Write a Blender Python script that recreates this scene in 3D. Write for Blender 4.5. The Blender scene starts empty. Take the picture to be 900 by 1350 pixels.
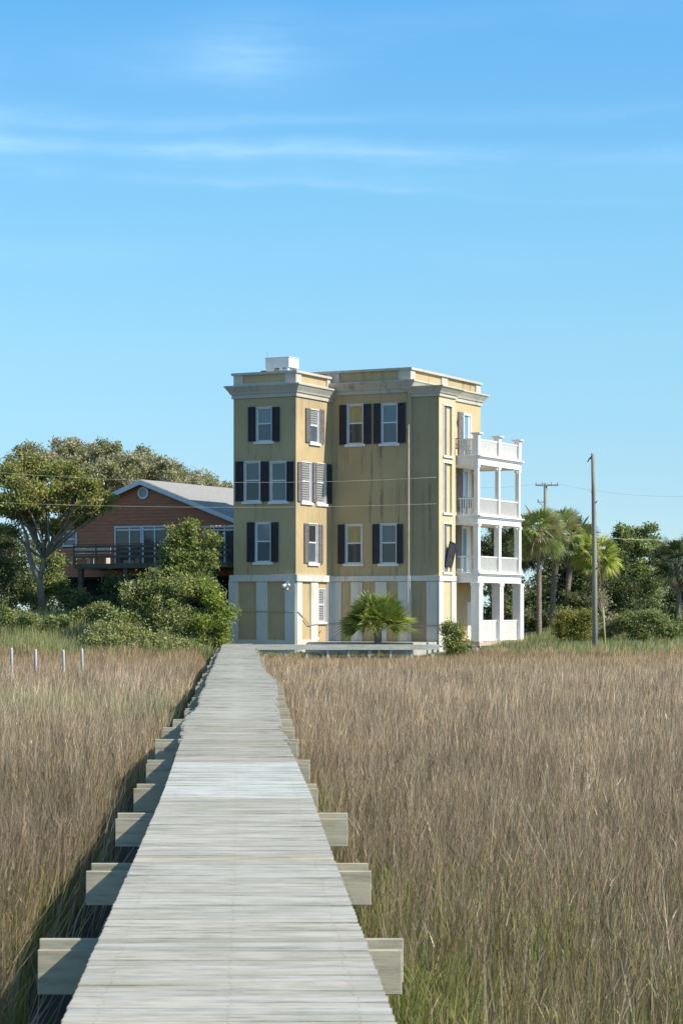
import bpy, math, random
import numpy as np
from mathutils import Vector, Matrix
random.seed(7); RNG = np.random.default_rng(11)
S = bpy.context.scene
COL = S.collection
R = math.radians
F = 3000.0; HZ = 808.0; EYE = 1.6           # focal length and horizon in photo pixels (900 wide), eye height above the deck

def at(x, y, Y):                             # photo pixel at distance Y -> world point
    return ((x - 450) * Y / F, Y, EYE + (HZ - y) * Y / F)

# ---------------------------------------------------------------- camera
cam = bpy.data.cameras.new('camera'); co = bpy.data.objects.new('camera', cam); COL.objects.link(co)
co.location = (0, 0, EYE); co.rotation_euler = (R(90), 0, 0)
cam.sensor_fit = 'VERTICAL'; cam.sensor_height = 36; cam.lens = 36 * F / 1350
cam.shift_y = (HZ - 675) / 1350
cam.clip_end = 6000; cam.clip_start = .1
cam.dof.use_dof = True; cam.dof.focus_distance = 100; cam.dof.aperture_fstop = 12
S.camera = co

# ---------------------------------------------------------------- nodes
def mat(name):
    m = bpy.data.materials.new(name); m.use_nodes = True
    nt = m.node_tree
    return m, nt, nt.nodes['Principled BSDF']
def N(nt, t, **kw):
    n = nt.nodes.new(t)
    for k, v in kw.items():
        if k.startswith('i_'):
            n.inputs[k[2:].replace('_', ' ')].default_value = v
        else: setattr(n, k, v)
    return n
def ramp(nt, stops, fac):
    r = N(nt, 'ShaderNodeValToRGB'); e = r.color_ramp.elements
    while len(e) < len(stops): e.new(.5)
    for el, (p, c) in zip(e, stops):
        el.position = p; el.color = (*c, 1) if len(c) == 3 else c
    nt.links.new(fac, r.inputs[0]); return r.outputs[0]
def noise(nt, scale, vec=None, detail=6, rough=.6, sc=None, coord='Object'):
    tc = N(nt, 'ShaderNodeTexCoord'); v = tc.outputs[coord]
    if sc:
        mp = N(nt, 'ShaderNodeMapping'); mp.inputs['Scale'].default_value = sc
        nt.links.new(v, mp.inputs[0]); v = mp.outputs[0]
    n = N(nt, 'ShaderNodeTexNoise'); n.inputs['Scale'].default_value = scale
    n.inputs['Detail'].default_value = detail; n.inputs['Roughness'].default_value = rough
    nt.links.new(v, n.inputs['Vector']); return n.outputs[0]
def mix(nt, a, b, fac, mode='MIX'):
    m = N(nt, 'ShaderNodeMix', data_type='RGBA', blend_type=mode)
    for s, k in ((a, 6), (b, 7)):
        if isinstance(s, tuple): m.inputs[k].default_value = (*s, 1) if len(s) == 3 else s
        else: nt.links.new(s, m.inputs[k])
    if isinstance(fac, (int, float)): m.inputs[0].default_value = fac
    else: nt.links.new(fac, m.inputs[0])
    return m.outputs[2]
def bump(nt, b, h, strength=.3, dist=.02):
    n = N(nt, 'ShaderNodeBump'); n.inputs['Strength'].default_value = strength; n.inputs['Distance'].default_value = dist
    nt.links.new(h, n.inputs['Height']); nt.links.new(n.outputs[0], b.inputs['Normal'])
def simple(name, col, rough=.7, var=.25, scale=3, metal=0, bmp=.15, sc=None, spec=.3, dark=None):
    m, nt, b = mat(name)
    n = noise(nt, scale, sc=sc)
    lo = dark or tuple(c * (1 - var) for c in col); hi = tuple(min(1, c * (1 + var * .6)) for c in col)
    c = ramp(nt, [(.3, lo), (.7, hi)], n)
    nt.links.new(c, b.inputs['Base Color'])
    b.inputs['Roughness'].default_value = rough; b.inputs['Metallic'].default_value = metal
    b.inputs['Specular IOR Level'].default_value = spec
    if bmp: bump(nt, b, noise(nt, scale * 12, sc=sc), bmp)
    return m

def stucco(name, col, stain, amount):
    m, nt, b = mat(name)
    base = ramp(nt, [(.3, tuple(c * .86 for c in col)), (.7, tuple(min(1, c * 1.08) for c in col))], noise(nt, .9, detail=8))
    # running vertical stains and blotches of mildew
    st = ramp(nt, [(.54, (0, 0, 0)), (.66, (1, 1, 1))], noise(nt, 1.0, sc=(3.2, 3.2, .16), detail=5))
    bl = ramp(nt, [(.42, (0, 0, 0)), (.68, (1, 1, 1))], noise(nt, .45, detail=7, rough=.65))
    mm = N(nt, 'ShaderNodeMath', operation='MULTIPLY'); nt.links.new(st, mm.inputs[0]); nt.links.new(bl, mm.inputs[1])
    m2 = N(nt, 'ShaderNodeMath', operation='MULTIPLY'); nt.links.new(mm.outputs[0], m2.inputs[0]); m2.inputs[1].default_value = amount
    c = mix(nt, base, stain, m2.outputs[0])
    m3 = N(nt, 'ShaderNodeMath', operation='MULTIPLY'); nt.links.new(bl, m3.inputs[0]); m3.inputs[1].default_value = amount * .3
    c = mix(nt, c, stain, m3.outputs[0])
    nt.links.new(c, b.inputs['Base Color']); b.inputs['Roughness'].default_value = .9
    b.inputs['Specular IOR Level'].default_value = .15
    bump(nt, b, noise(nt, 18), .25, .02)
    return m

M = {}
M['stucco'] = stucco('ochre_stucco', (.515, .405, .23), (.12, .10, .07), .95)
M['stucco_side'] = stucco('pale_ochre_stucco', (.58, .455, .26), (.25, .2, .12), .5)  # paler and less orange than the main ochre
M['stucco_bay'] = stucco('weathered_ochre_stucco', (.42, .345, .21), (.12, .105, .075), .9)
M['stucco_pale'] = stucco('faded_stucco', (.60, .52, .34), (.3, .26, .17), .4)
M['trim'] = stucco('trim_stucco', (.68, .66, .61), (.2, .19, .16), .8)
M['trim_white'] = simple('white_trim', (.74, .74, .72), .6, .12, 2)
M['cornice'] = stucco('cornice_stone', (.56, .53, .46), (.16, .15, .12), .85)
M['frame'] = simple('white_window_frame', (.72, .74, .76), .4, .08, 4, bmp=0)
M['white'] = simple('white_paint', (.80, .785, .755), .5, .08, 3, bmp=.05)
M['roof'] = simple('flat_roof', (.5, .5, .48), .9)
M['metal_white'] = simple('white_sheet_metal', (.78, .78, .78), .4, .1, 3, bmp=0)
M['rust'] = simple('rusted_metal', (.24, .12, .08), .8)
M['wire'] = simple('cable_grey', (.35, .35, .33), .6, bmp=0)
M['wirelight'] = simple('cable_pale', (.5, .5, .42), .6, bmp=0)
M['dark_metal'] = simple('dark_metal', (.03, .03, .035), .4, bmp=0)
M['concrete'] = simple('concrete', (.46, .44, .41), .9, .25, 2)
M['pinkconc'] = simple('pinkish_concrete', (.52, .40, .33), .9, .25, 2)
M['downpipe'] = simple('white_pipe', (.46, .44, .36), .5, bmp=0)

def louvre(name, col):
    m, nt, b = mat(name)
    tc = N(nt, 'ShaderNodeTexCoord'); w = N(nt, 'ShaderNodeTexWave', wave_type='BANDS', bands_direction='Z')
    w.inputs['Scale'].default_value = 5; nt.links.new(tc.outputs['Object'], w.inputs[0])
    nt.links.new(ramp(nt, [(.3, tuple(c * .7 for c in col)), (.7, col)], noise(nt, 2)), b.inputs['Base Color'])
    b.inputs['Roughness'].default_value = .65
    bump(nt, b, w.outputs[1], .6, .03); return m
M['shutter'] = louvre('slate_shutter', (.032, .036, .048))
M['shutter_sunlit'] = louvre('sunlit_slate_shutter', (.20, .19, .21))  # lighter copy of the slate shutter, sunlight on side walls painted into the colour
def glass(name, col, rough=.06, spec=.5):
    m, nt, b = mat(name)
    nt.links.new(ramp(nt, [(.35, tuple(c * .75 for c in col)), (.65, col)], noise(nt, .8, sc=(1, 1, .3))), b.inputs['Base Color'])
    b.inputs['Roughness'].default_value = .5; b.inputs['Coat Weight'].default_value = 1; b.inputs['Coat Roughness'].default_value = rough
    b.inputs['Coat IOR'].default_value = 1.5
    return m
M['g_blind_sky'] = glass('glass_blind_sky_tint', (.19, .25, .28))  # pale blind, with the sky's blue-grey reflection painted into the colour
M['g_mid'] = glass('glass_grey_sky_tint', (.09, .125, .15))  # darker pane, blue-grey reflection painted into the base colour
M['g_dark'] = glass('glass_over_dark_room', (.02, .028, .032))
M['g_yellow'] = glass('glass_over_yellow_room', (.42, .33, .12))
M['g_blue'] = glass('glass_blue_sky_tint', (.12, .21, .27))  # bluer pane, reflected sky painted in as base colour
M['g_sky'] = glass('glass_painted_sky', (.16, .34, .48))  # blue of the mirrored sky painted onto the door panes
def slats(name):
    m, nt, b = mat(name)
    tc = N(nt, 'ShaderNodeTexCoord'); w = N(nt, 'ShaderNodeTexWave', wave_type='BANDS', bands_direction='Z')
    w.inputs['Scale'].default_value = 2.6; nt.links.new(tc.outputs['Object'], w.inputs[0])
    nt.links.new(ramp(nt, [(.35, (.12, .13, .13)), (.6, (.36, .37, .36))], w.outputs[1]), b.inputs['Base Color'])
    b.inputs['Coat Weight'].default_value = 1; return m
M['g_slats'] = slats('glass_over_slat_blind')

# weathered planks: each plank picks its own tone from the Col attribute
def wood(name, tint=(1, 1, 1), grain=(3.2, 60, 6), attr=True, base=(.50, .485, .435), rough=.85, streak=.55):
    m, nt, b = mat(name)
    g = noise(nt, 1.0, sc=grain, detail=9, rough=.68)
    if attr:
        g2 = noise(nt, 1.0, sc=(2.4, 11, 5), detail=8, rough=.75)
        mm = N(nt, 'ShaderNodeMath', operation='ADD'); nt.links.new(g, mm.inputs[0]); nt.links.new(g2, mm.inputs[1])
        m2 = N(nt, 'ShaderNodeMath', operation='MULTIPLY'); nt.links.new(mm.outputs[0], m2.inputs[0]); m2.inputs[1].default_value = .5; g = m2.outputs[0]; base = tuple(x * .96 for x in base)
    c = ramp(nt, [(.3, tuple(x * .55 for x in base)), (.5, tuple(x * .95 for x in base)), (.75, tuple(x * 1.12 for x in base))], g) if not attr else ramp(nt, [(.36, tuple(x * .30 for x in base)), (.44, tuple(x * .68 for x in base)), (.52, tuple(x * .98 for x in base)), (.64, tuple(x * 1.2 for x in base))], g)
    bl = noise(nt, .9, detail=8, rough=.72, sc=(1, 2.2, 1) if attr else None)
    c = mix(nt, c, tuple(x * .62 for x in (base[0] * .95, base[1], base[2] * .85)), ramp(nt, [(.48, (0, 0, 0)), (.66, (streak,) * 3)], bl))
    if attr:
        a = N(nt, 'ShaderNodeAttribute', attribute_name='Col')
        c = mix(nt, c, a.outputs[0], 1.0, 'MULTIPLY')
    nt.links.new(c, b.inputs['Base Color']); b.inputs['Roughness'].default_value = rough
    b.inputs['Specular IOR Level'].default_value = .2
    bump(nt, b, g, .5, .01); return m
M['plank'] = wood('weathered_plank')
M['beam'] = wood('treated_timber', attr=False, base=(.52, .48, .37), grain=(2, 4, 22))
M['fascia'] = wood('pale_fascia_board', attr=False, base=(.62, .60, .52), grain=(1, 6, 20))
M['darkwood'] = wood('dark_timber', attr=False, base=(.17, .15, .12), grain=(2, 2, 12))
M['pole'] = wood('pole_timber', attr=False, base=(.34, .31, .26), grain=(14, 14, .6))
M['postwood'] = wood('bleached_post', attr=False, base=(.52, .50, .47), grain=(14, 14, 1))
M['shingle'] = simple('grey_shingles', (.33, .33, .32), .9, .2, 6)
M['redwall'] = None
def siding():
    m, nt, b = mat('rust_red_clapboard')
    nt.links.new(ramp(nt, [(.3, (.40, .15, .08)), (.7, (.54, .21, .115))], noise(nt, 1.2, sc=(1, 1, 6))), b.inputs['Base Color'])
    b.inputs['Roughness'].default_value = .75
    return m
M['redwall'] = siding(); M['void'] = simple('underfloor_shade_black', (.02, .019, .017), .9, bmp=0)  # near-black stands in for the shade under the red house

def leafmat(name, trans=.35, rough=.55, spec=.3):
    m, nt, b = mat(name)
    a = N(nt, 'ShaderNodeAttribute', attribute_name='Col')
    nt.links.new(a.outputs[0], b.inputs['Base Color']); b.inputs['Roughness'].default_value = rough
    b.inputs['Specular IOR Level'].default_value = spec
    t = N(nt, 'ShaderNodeBsdfTranslucent'); nt.links.new(a.outputs[0], t.inputs[0])
    mx = N(nt, 'ShaderNodeMixShader'); mx.inputs[0].default_value = trans
    nt.links.new(b.outputs[0], mx.inputs[1]); nt.links.new(t.outputs[0], mx.inputs[2])
    nt.links.new(mx.outputs[0], nt.nodes['Material Output'].inputs[0]); return m
M['leaf'] = leafmat('leaf'); M['grass'] = leafmat('dry_marsh_grass', .16, .8, .1); M['frond'] = leafmat('palm_frond', .3, .45, .35)
M['bark'] = simple('grey_bark', (.22, .19, .16), .95, .4, 4, sc=(3, 3, .6), bmp=.5)
M['palmbark'] = simple('palm_bark', (.26, .22, .18), .95, .35, 3, sc=(1, 1, 6), bmp=.6)

# ---------------------------------------------------------------- mesh builder
class MB:
    def __init__(s): s.v = []; s.f = []; s.m = []; s.c = []
    def add(s, vs, fs, mi=0, col=None):
        o = len(s.v); s.v += [tuple(p) for p in vs]
        for f in fs: s.f.append(tuple(o + i for i in f)); s.m.append(mi)
        s.c += [col or (1, 1, 1)] * len(vs)
    def box(s, x0, x1, y0, y1, z0, z1, mi=0, col=None, rot=0, piv=None):
        x0, x1 = sorted((x0, x1)); y0, y1 = sorted((y0, y1)); z0, z1 = sorted((z0, z1))
        vs = [(x, y, z) for z in (z0, z1) for y in (y0, y1) for x in (x0, x1)]
        s.add(vs, [(0, 2, 3, 1), (4, 5, 7, 6), (0, 1, 5, 4), (2, 6, 7, 3), (0, 4, 6, 2), (1, 3, 7, 5)], mi, col)
    def tube(s, pts, rad, n=8, mi=0, cap=True):
        pts = [Vector(p) for p in pts]
        if isinstance(rad, (int, float)): rad = [rad] * len(pts)
        rings = []; prev = None
        for i, p in enumerate(pts):
            d = (pts[min(i + 1, len(pts) - 1)] - pts[max(i - 1, 0)]).normalized()
            if prev is None:
                a = d.cross(Vector((0, 0, 1)) if abs(d.z) < .9 else Vector((1, 0, 0))).normalized()
            else: a = (prev - d * prev.dot(d)).normalized()
            prev = a; b2 = d.cross(a)
            rings.append([p + (a * math.cos(t) + b2 * math.sin(t)) * rad[i] for t in [2 * math.pi * k / n for k in range(n)]])
        vs = [q for r in rings for q in r]; fs = []
        for i in range(len(pts) - 1):
            for k in range(n):
                fs.append((i * n + k, i * n + (k + 1) % n, (i + 1) * n + (k + 1) % n, (i + 1) * n + k))
        if cap: fs.append(tuple(range(n))[::-1]); fs.append(tuple((len(pts) - 1) * n + k for k in range(n)))
        s.add(vs, fs, mi)
    def ring(s, x0, x1, y0, y1, prof, mi=0, top=True, bot=True):
        vs = []; fs = []
        for off, z in prof:
            vs += [(x0 - off, y0 - off, z), (x1 + off, y0 - off, z), (x1 + off, y1 + off, z), (x0 - off, y1 + off, z)]
        for i in range(len(prof) - 1):
            for k in range(4): fs.append((i * 4 + k, i * 4 + (k + 1) % 4, (i + 1) * 4 + (k + 1) % 4, (i + 1) * 4 + k))
        n = len(prof)
        if bot: fs.append((3, 2, 1, 0))
        if top: fs.append(tuple((n - 1) * 4 + k for k in range(4)))
        s.add(vs, fs, mi)
    def build(s, name, mats, parent=None, smooth=False, bevel=0, colattr=False):
        me = bpy.data.meshes.new(name); me.from_pydata(s.v, [], s.f)
        if not isinstance(mats, (list, tuple)): mats = [mats]
        for m in mats: me.materials.append(m)
        me.polygons.foreach_set('material_index', s.m)
        if smooth: me.polygons.foreach_set('use_smooth', [True] * len(s.f))
        if colattr:
            a = me.color_attributes.new('Col', 'FLOAT_COLOR', 'POINT')
            a.data.foreach_set('color', np.array([(*c, 1) for c in s.c], dtype=np.float32).ravel())
        me.update()
        o = bpy.data.objects.new(name, me); COL.objects.link(o)
        if parent: o.parent = parent
        if bevel:
            b = o.modifiers.new('bevel', 'BEVEL'); b.width = bevel; b.segments = 2; b.limit_method = 'ANGLE'
        return o
def tag(o, label=None, cat=None, group=None, kind=None):
    for k, v in (('label', label), ('category', cat), ('group', group), ('kind', kind)):
        if v: o[k] = v
    return o
def empty(name, loc=(0, 0, 0), rz=0):
    o = bpy.data.objects.new(name, None); COL.objects.link(o); o.location = loc; o.rotation_euler = (0, 0, rz)
    o.empty_display_size = .3; return o

def npmesh(name, V, faces_quads, C, m, parent=None, tris=None):
    """numpy mesh: V (n,3), quads (q,4), tris (t,3), per-vertex colours (n,3)"""
    me = bpy.data.meshes.new(name)
    nq = 0 if faces_quads is None else len(faces_quads); nt_ = 0 if tris is None else len(tris)
    me.vertices.add(len(V)); me.vertices.foreach_set('co', V.astype(np.float32).ravel())
    loops = []
    if nq: loops.append(faces_quads.ravel())
    if nt_: loops.append(tris.ravel())
    L = np.concatenate(loops).astype(np.int32)
    me.loops.add(len(L)); me.loops.foreach_set('vertex_index', L)
    me.polygons.add(nq + nt_)
    st = np.concatenate([np.arange(nq) * 4, nq * 4 + np.arange(nt_) * 3]).astype(np.int32)
    me.polygons.foreach_set('loop_start', st)
    me.materials.append(m)
    me.update(calc_edges=True)
    a = me.color_attributes.new('Col', 'FLOAT_COLOR', 'POINT')
    cc = np.ones((len(V), 4), np.float32); cc[:, :3] = C
    a.data.foreach_set('color', cc.ravel())
    o = bpy.data.objects.new(name, me); COL.objects.link(o)
    if parent: o.parent = parent
    return o

# ---------------------------------------------------------------- world and sun
SUN_AZ = 21.0; SUN_EL = 40.0
sdir = Vector((math.cos(R(SUN_AZ)) * math.cos(R(SUN_EL)), -math.sin(R(SUN_AZ)) * math.cos(R(SUN_EL)), math.sin(R(SUN_EL))))
sl = bpy.data.lights.new('sun', 'SUN'); so = bpy.data.objects.new('sun', sl); COL.objects.link(so)
so.rotation_euler = sdir.to_track_quat('Z', 'Y').to_euler(); sl.energy = 4.2; sl.angle = R(.53); sl.color = (1, .92, .78)
so.location = (30, -10, 40)
W = bpy.data.worlds.new('World'); S.world = W; W.use_nodes = True
nt = W.node_tree; bg = nt.nodes['Background']
sky = N(nt, 'ShaderNodeTexSky', sky_type='NISHITA'); sky.sun_disc = False
sky.sun_elevation = R(SUN_EL); sky.sun_rotation = R(90 + SUN_AZ)
sky.air_density = 1.0; sky.dust_density = .3; sky.ozone_density = 2.5; sky.altitude = 0
tc = N(nt, 'ShaderNodeTexCoord'); sep = N(nt, 'ShaderNodeSeparateXYZ'); nt.links.new(tc.outputs['Generated'], sep.inputs[0])
def Mth(op, a, b=None, c=None):
    n = N(nt, 'ShaderNodeMath', operation=op)
    for i, x in enumerate((a, b, c)):
        if x is None: continue
        if isinstance(x, (int, float)): n.inputs[i].default_value = x
        else: nt.links.new(x, n.inputs[i])
    return n.outputs[0]
sx, sz = sep.outputs[0], sep.outputs[2]
def wnoise(scale, sc, detail=6, rough=.6):
    mp = N(nt, 'ShaderNodeMapping'); mp.inputs['Scale'].default_value = sc; nt.links.new(tc.outputs['Generated'], mp.inputs[0])
    n = N(nt, 'ShaderNodeTexNoise'); n.inputs['Scale'].default_value = scale; n.inputs['Detail'].default_value = detail
    n.inputs['Roughness'].default_value = rough; nt.links.new(mp.outputs[0], n.inputs['Vector']); return n.outputs[0]
warp = Mth('MULTIPLY', Mth('SUBTRACT', wnoise(5, (1, 1, 3)), .5), .03)
zw = Mth('ADD', sz, warp)
def band(zc, w, amp, slope=0):
    d = Mth('DIVIDE', Mth('SUBTRACT', Mth('ADD', zw, Mth('MULTIPLY', sx, slope)), zc), w)
    return Mth('MULTIPLY', Mth('EXPONENT', Mth('MULTIPLY', Mth('MULTIPLY', d, d), -1.0)), amp)
cl = band(.199, .0045, .30, .03)
for args in ((.214, .003, .11, -.02), (.188, .006, .10, .02), (.246, .011, .10, -.1), (.155, .006, .05, .0), (.183, .002, .10, .05)):
    cl = Mth('ADD', cl, band(*args))
fib = ramp(nt, [(.32, (0, 0, 0)), (.72, (1, 1, 1))], wnoise(3.2, (4, 4, 34), 8, .62))
big = ramp(nt, [(.35, (.15,) * 3), (.65, (1, 1, 1))], wnoise(9, (1, 1, 1.5), 3))
cl = Mth('MULTIPLY', Mth('MULTIPLY', cl, Mth('ADD', fib, .25)), big)
# one soft wisp high up
wx = Mth('DIVIDE', Mth('ADD', sx, .037), .030); wz = Mth('DIVIDE', Mth('SUBTRACT', zw, .243), .014)
wis = Mth('MULTIPLY', Mth('EXPONENT', Mth('MULTIPLY', Mth('ADD', Mth('MULTIPLY', wx, wx), Mth('MULTIPLY', wz, wz)), -1.0)), .15)
lx_ = Mth('DIVIDE', Mth('ADD', sx, .13), .07); loc_ = Mth('EXPONENT', Mth('MULTIPLY', Mth('MULTIPLY', lx_, lx_), -1.0))
wis = Mth('ADD', wis, Mth('MULTIPLY', Mth('ADD', band(.200, .0045, .10, .0), band(.214, .005, .08, .0)), loc_))
cl = Mth('ADD', cl, Mth('MULTIPLY', wis, Mth('ADD', fib, .35)))
cl = Mth('MULTIPLY', cl, Mth('SUBTRACT', .52, Mth('MULTIPLY', sx, 1.6)))
hs = N(nt, 'ShaderNodeHueSaturation'); hs.inputs['Saturation'].default_value = 1.18; hs.inputs['Value'].default_value = 1.0
nt.links.new(sky.outputs[0], hs.inputs['Color'])
lift = N(nt, 'ShaderNodeCombineXYZ'); nt.links.new(sx, lift.inputs[0]); nt.links.new(sep.outputs[1], lift.inputs[1])
nt.links.new(Mth('ADD', Mth('MULTIPLY', Mth('MAXIMUM', sz, 0.0), .93), .065), lift.inputs[2]); nt.links.new(lift.outputs[0], sky.inputs['Vector'])
tr = ramp(nt, [(0, (.50, .46, .43)), (.056, (.495, .50, .465)), (.12, (.545, .60, .525)), (.18, (.53, .645, .58)), (.27, (.40, .63, .645)), (.34, (.42, .60, .59)), (.6, (.60, .55, .46))], sz)
tint = mix(nt, hs.outputs[0], tr, 1.0, 'MULTIPLY')
tint = mix(nt, tint, (1.94, 1.94, 1.94), 1.0, 'MULTIPLY')
nt.links.new(mix(nt, tint, (8.0, 9.6, 10.6), cl), bg.inputs['Color'])
bg.inputs['Strength'].default_value = .12
S.view_settings.view_transform = 'Standard'; S.view_settings.look = 'None'; S.view_settings.exposure = 0.56; S.view_settings.gamma = 1
S.view_settings.use_curve_mapping = False
S.render.engine = 'CYCLES'

# ---------------------------------------------------------------- ground
def ss(x, a, b):
    t = np.clip((x - a) / (b - a), 0, 1); return t * t * (3 - 2 * t)
def hgt(X, Y):
    X = np.asarray(X, float); Y = np.asarray(Y, float)
    h = -1.3 + .7 * ss(Y, 107, 113) + .25 * ss(Y, 114, 120)
    left = ss(-X, 6.5, 10); right = ss(X, 8, 13)
    h = h + left * (1.2 * ss(Y, 111.5, 124)) + right * (.7 * ss(Y, 117, 133)) + .6 * ss(Y, 140, 175)
    h = h + .06 * np.sin(X * .9 + Y * .31) * np.cos(Y * .7 - X * .2) * (1 - ss(np.abs(X), 60, 90))
    return h
xs = np.unique(np.concatenate([np.linspace(-60, 60, 161), [-3000, -1200, -500, -250, -120, -80, 80, 120, 250, 500, 1200, 3000]]))
ys = np.unique(np.concatenate([np.linspace(-20, 200, 221), [-3000, -1200, -400, -120, -50, 240, 320, 500, 900, 1800, 3500]]))
GX, GY = np.meshgrid(xs, ys); GZ = hgt(GX, GY)
V = np.stack([GX.ravel(), GY.ravel(), GZ.ravel()], 1)
nx = len(xs); I = np.arange(len(V)).reshape(len(ys), nx)
Q = np.stack([I[:-1, :-1].ravel(), I[:-1, 1:].ravel(), I[1:, 1:].ravel(), I[1:, :-1].ravel()], 1)
m, nt2, b = mat('marsh_mud_and_turf')
mud = ramp(nt2, [(.3, (.010, .009, .006)), (.7, (.032, .027, .018))], noise(nt2, 1.4))
turf = ramp(nt2, [(.3, (.05, .06, .02)), (.7, (.12, .12, .05))], noise(nt2, 1.1))
geo = N(nt2, 'ShaderNodeNewGeometry'); sp = N(nt2, 'ShaderNodeSeparateXYZ'); nt2.links.new(geo.outputs['Position'], sp.inputs[0])
f = N(nt2, 'ShaderNodeMapRange'); f.inputs[1].default_value = -1.15; f.inputs[2].default_value = -.7; nt2.links.new(sp.outputs[2], f.inputs[0])
nt2.links.new(mix(nt2, mud, turf, f.outputs[0]), b.inputs['Base Color']); b.inputs['Roughness'].default_value = .95
bump(nt2, b, noise(nt2, 9), .6, .05)
g = npmesh('ground', V, Q, np.ones((len(V), 3)), m); tag(g, kind='structure')
g.data.polygons.foreach_set('use_smooth', [True] * len(g.data.polygons))

# ---------------------------------------------------------------- boardwalk
eY = np.array([2, 8.86, 16.4, 19.8, 24.4, 30.2, 33.8, 39.3, 44, 50.5, 64, 81, 98, 116])
eL = np.array([-.78, -1.093, -1.416, -1.567, -1.795, -2.10, -2.31, -2.47, -2.72, -3.0, -3.63, -4.42, -5.2, -6.0])
eR = np.array([.53, .213, -.12, -.258, -.487, -.80, -.95, -1.13, -1.27, -1.47, -2.2, -2.98, -3.75, -4.55])
def EL(y): return float(np.interp(y, eY, eL))
def ER(y): return float(np.interp(y, eY, eR))
def dz(y): return .035 * math.sin(y * .23 + 1) * min(1, max(0, (y - 18) / 20)) + .02 * math.sin(y * .61) * min(1, max(0, (y - 22) / 20))
bw = empty('boardwalk', (-.5, 9, -1.3)); tag(bw, 'long weathered grey plank boardwalk running across the marsh to the house', 'boardwalk')
bwo = Vector((-.5, 9, -1.3))
deck = MB(); y = 3.0
while y < 114.6:
    w = .138 + random.uniform(-.004, .004); gap = random.uniform(.002, .006)
    jl = random.uniform(-.003, .003) + (random.uniform(-.05, .03) if y > 28 else 0); jr = random.uniform(-.003, .003) + (random.uniform(-.03, .05) if y > 28 else 0)
    z = dz(y) + random.uniform(-.0015, .0015); tl = random.uniform(-.004, .004) * (1 if y < 25 else 2.5)
    t = random.gauss(.98, .04); t = max(.84, min(1.1, t)); warm = random.uniform(-.012, .03)
    if 19.6 < y < 24.4: t = random.uniform(1.18, 1.28); warm = -.045
    elif 24.4 <= y < 34: t *= .92; warm += .02
    if random.random() < .07: t *= .8; warm += .04
    if abs(y - 14.7) < .08: warm = .12; t = 1.05
    x0, x1 = EL(y) + jl, ER(y) + jr; yy0, yy1 = y, y + w
    c = (t * (1 + warm), t, t * (1 - warm * 1.3))
    vs = [(x0, yy0, z - .038 + tl), (x1, yy0, z - .038 - tl), (x1, yy1, z - .038 - tl), (x0, yy1, z - .038 + tl),
          (x0, yy0 + .001, z + tl), (x1, yy0 + .001, z - tl), (x1, yy1 - .001, z - tl), (x0, yy1 - .001, z + tl)]
    deck.add([Vector(p) - bwo for p in vs], [(3, 2, 1, 0), (4, 5, 6, 7), (0, 1, 5, 4), (1, 2, 6, 5), (2, 3, 7, 6), (3, 0, 4, 7)], 0, c)
    if y < 34:
        for s_ in (.1, .5, .9):
            for q in (.3, .7):
                nxp = x0 + (x1 - x0) * s_ + random.uniform(-.012, .012); nyp = y + w * q + random.uniform(-.008, .008); zn = z + tl * (1 - 2 * s_) + .0015; rr = .0042
                deck.add([Vector((nxp + rr * math.cos(k * 1.047), nyp + rr * math.sin(k * 1.047), zn)) - bwo for k in range(6)], [tuple(range(6))], 1)
    y += w + gap
d = deck.build('plank_deck', [M['plank'], M['rust']], bw, colattr=True)
st = [MB() for _ in range(3)]
ysn = np.arange(3, 114.5, 1.8)
for k, s in enumerate((.1, .5, .9)):
    for a, b_ in zip(ysn[:-1], ysn[1:]):
        def px(yy): return EL(yy) + (ER(yy) - EL(yy)) * s
        vs = []
        for yy in (a, b_):
            for dx in (-.022, .022):
                for zz in (-.042, -.23): vs.append(Vector((px(yy) + dx, yy, dz(yy) + zz)) - bwo)
        st[k].add(vs, [(0, 1, 5, 4), (2, 6, 7, 3), (0, 4, 6, 2), (1, 3, 7, 5)], 0)
    st[k].build('stringer', M['beam'], bw)
k = 0; Yb = 12.07 - 3.69
while Yb < 113:
    L, Rr = EL(Yb), ER(Yb); zt = dz(Yb) - .19 + (.0 if k % 3 else .03); lo = .38 if Yb < 40 else .28; ro = random.uniform(.24, .31) if Yb < 22 else random.uniform(.17, .28)
    for s, dzz, ext in ((0, 0, 0), (.17, .035, random.uniform(-.05, .02))):
        bb = MB(); bb.box(L - lo - ext, Rr + ro + ext, Yb + s, Yb + s + .042, zt - .235 + dzz, zt + dzz)
        bb.v = [tuple(Vector(p) - bwo) for p in bb.v]
        bb.build('crossbeam', M['beam'], bw, bevel=.004)
    for xx in (L + .08, Rr - .08):
        pp = MB(); pp.tube([Vector((xx, Yb + .106, zt + .02)) - bwo, Vector((xx + random.uniform(-.03, .03), Yb + .106, -1.9)) - bwo], .062, 10)
        pp.build('pile', M['beam'], bw, smooth=True)
    k += 1; Yb += 3.69

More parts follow.
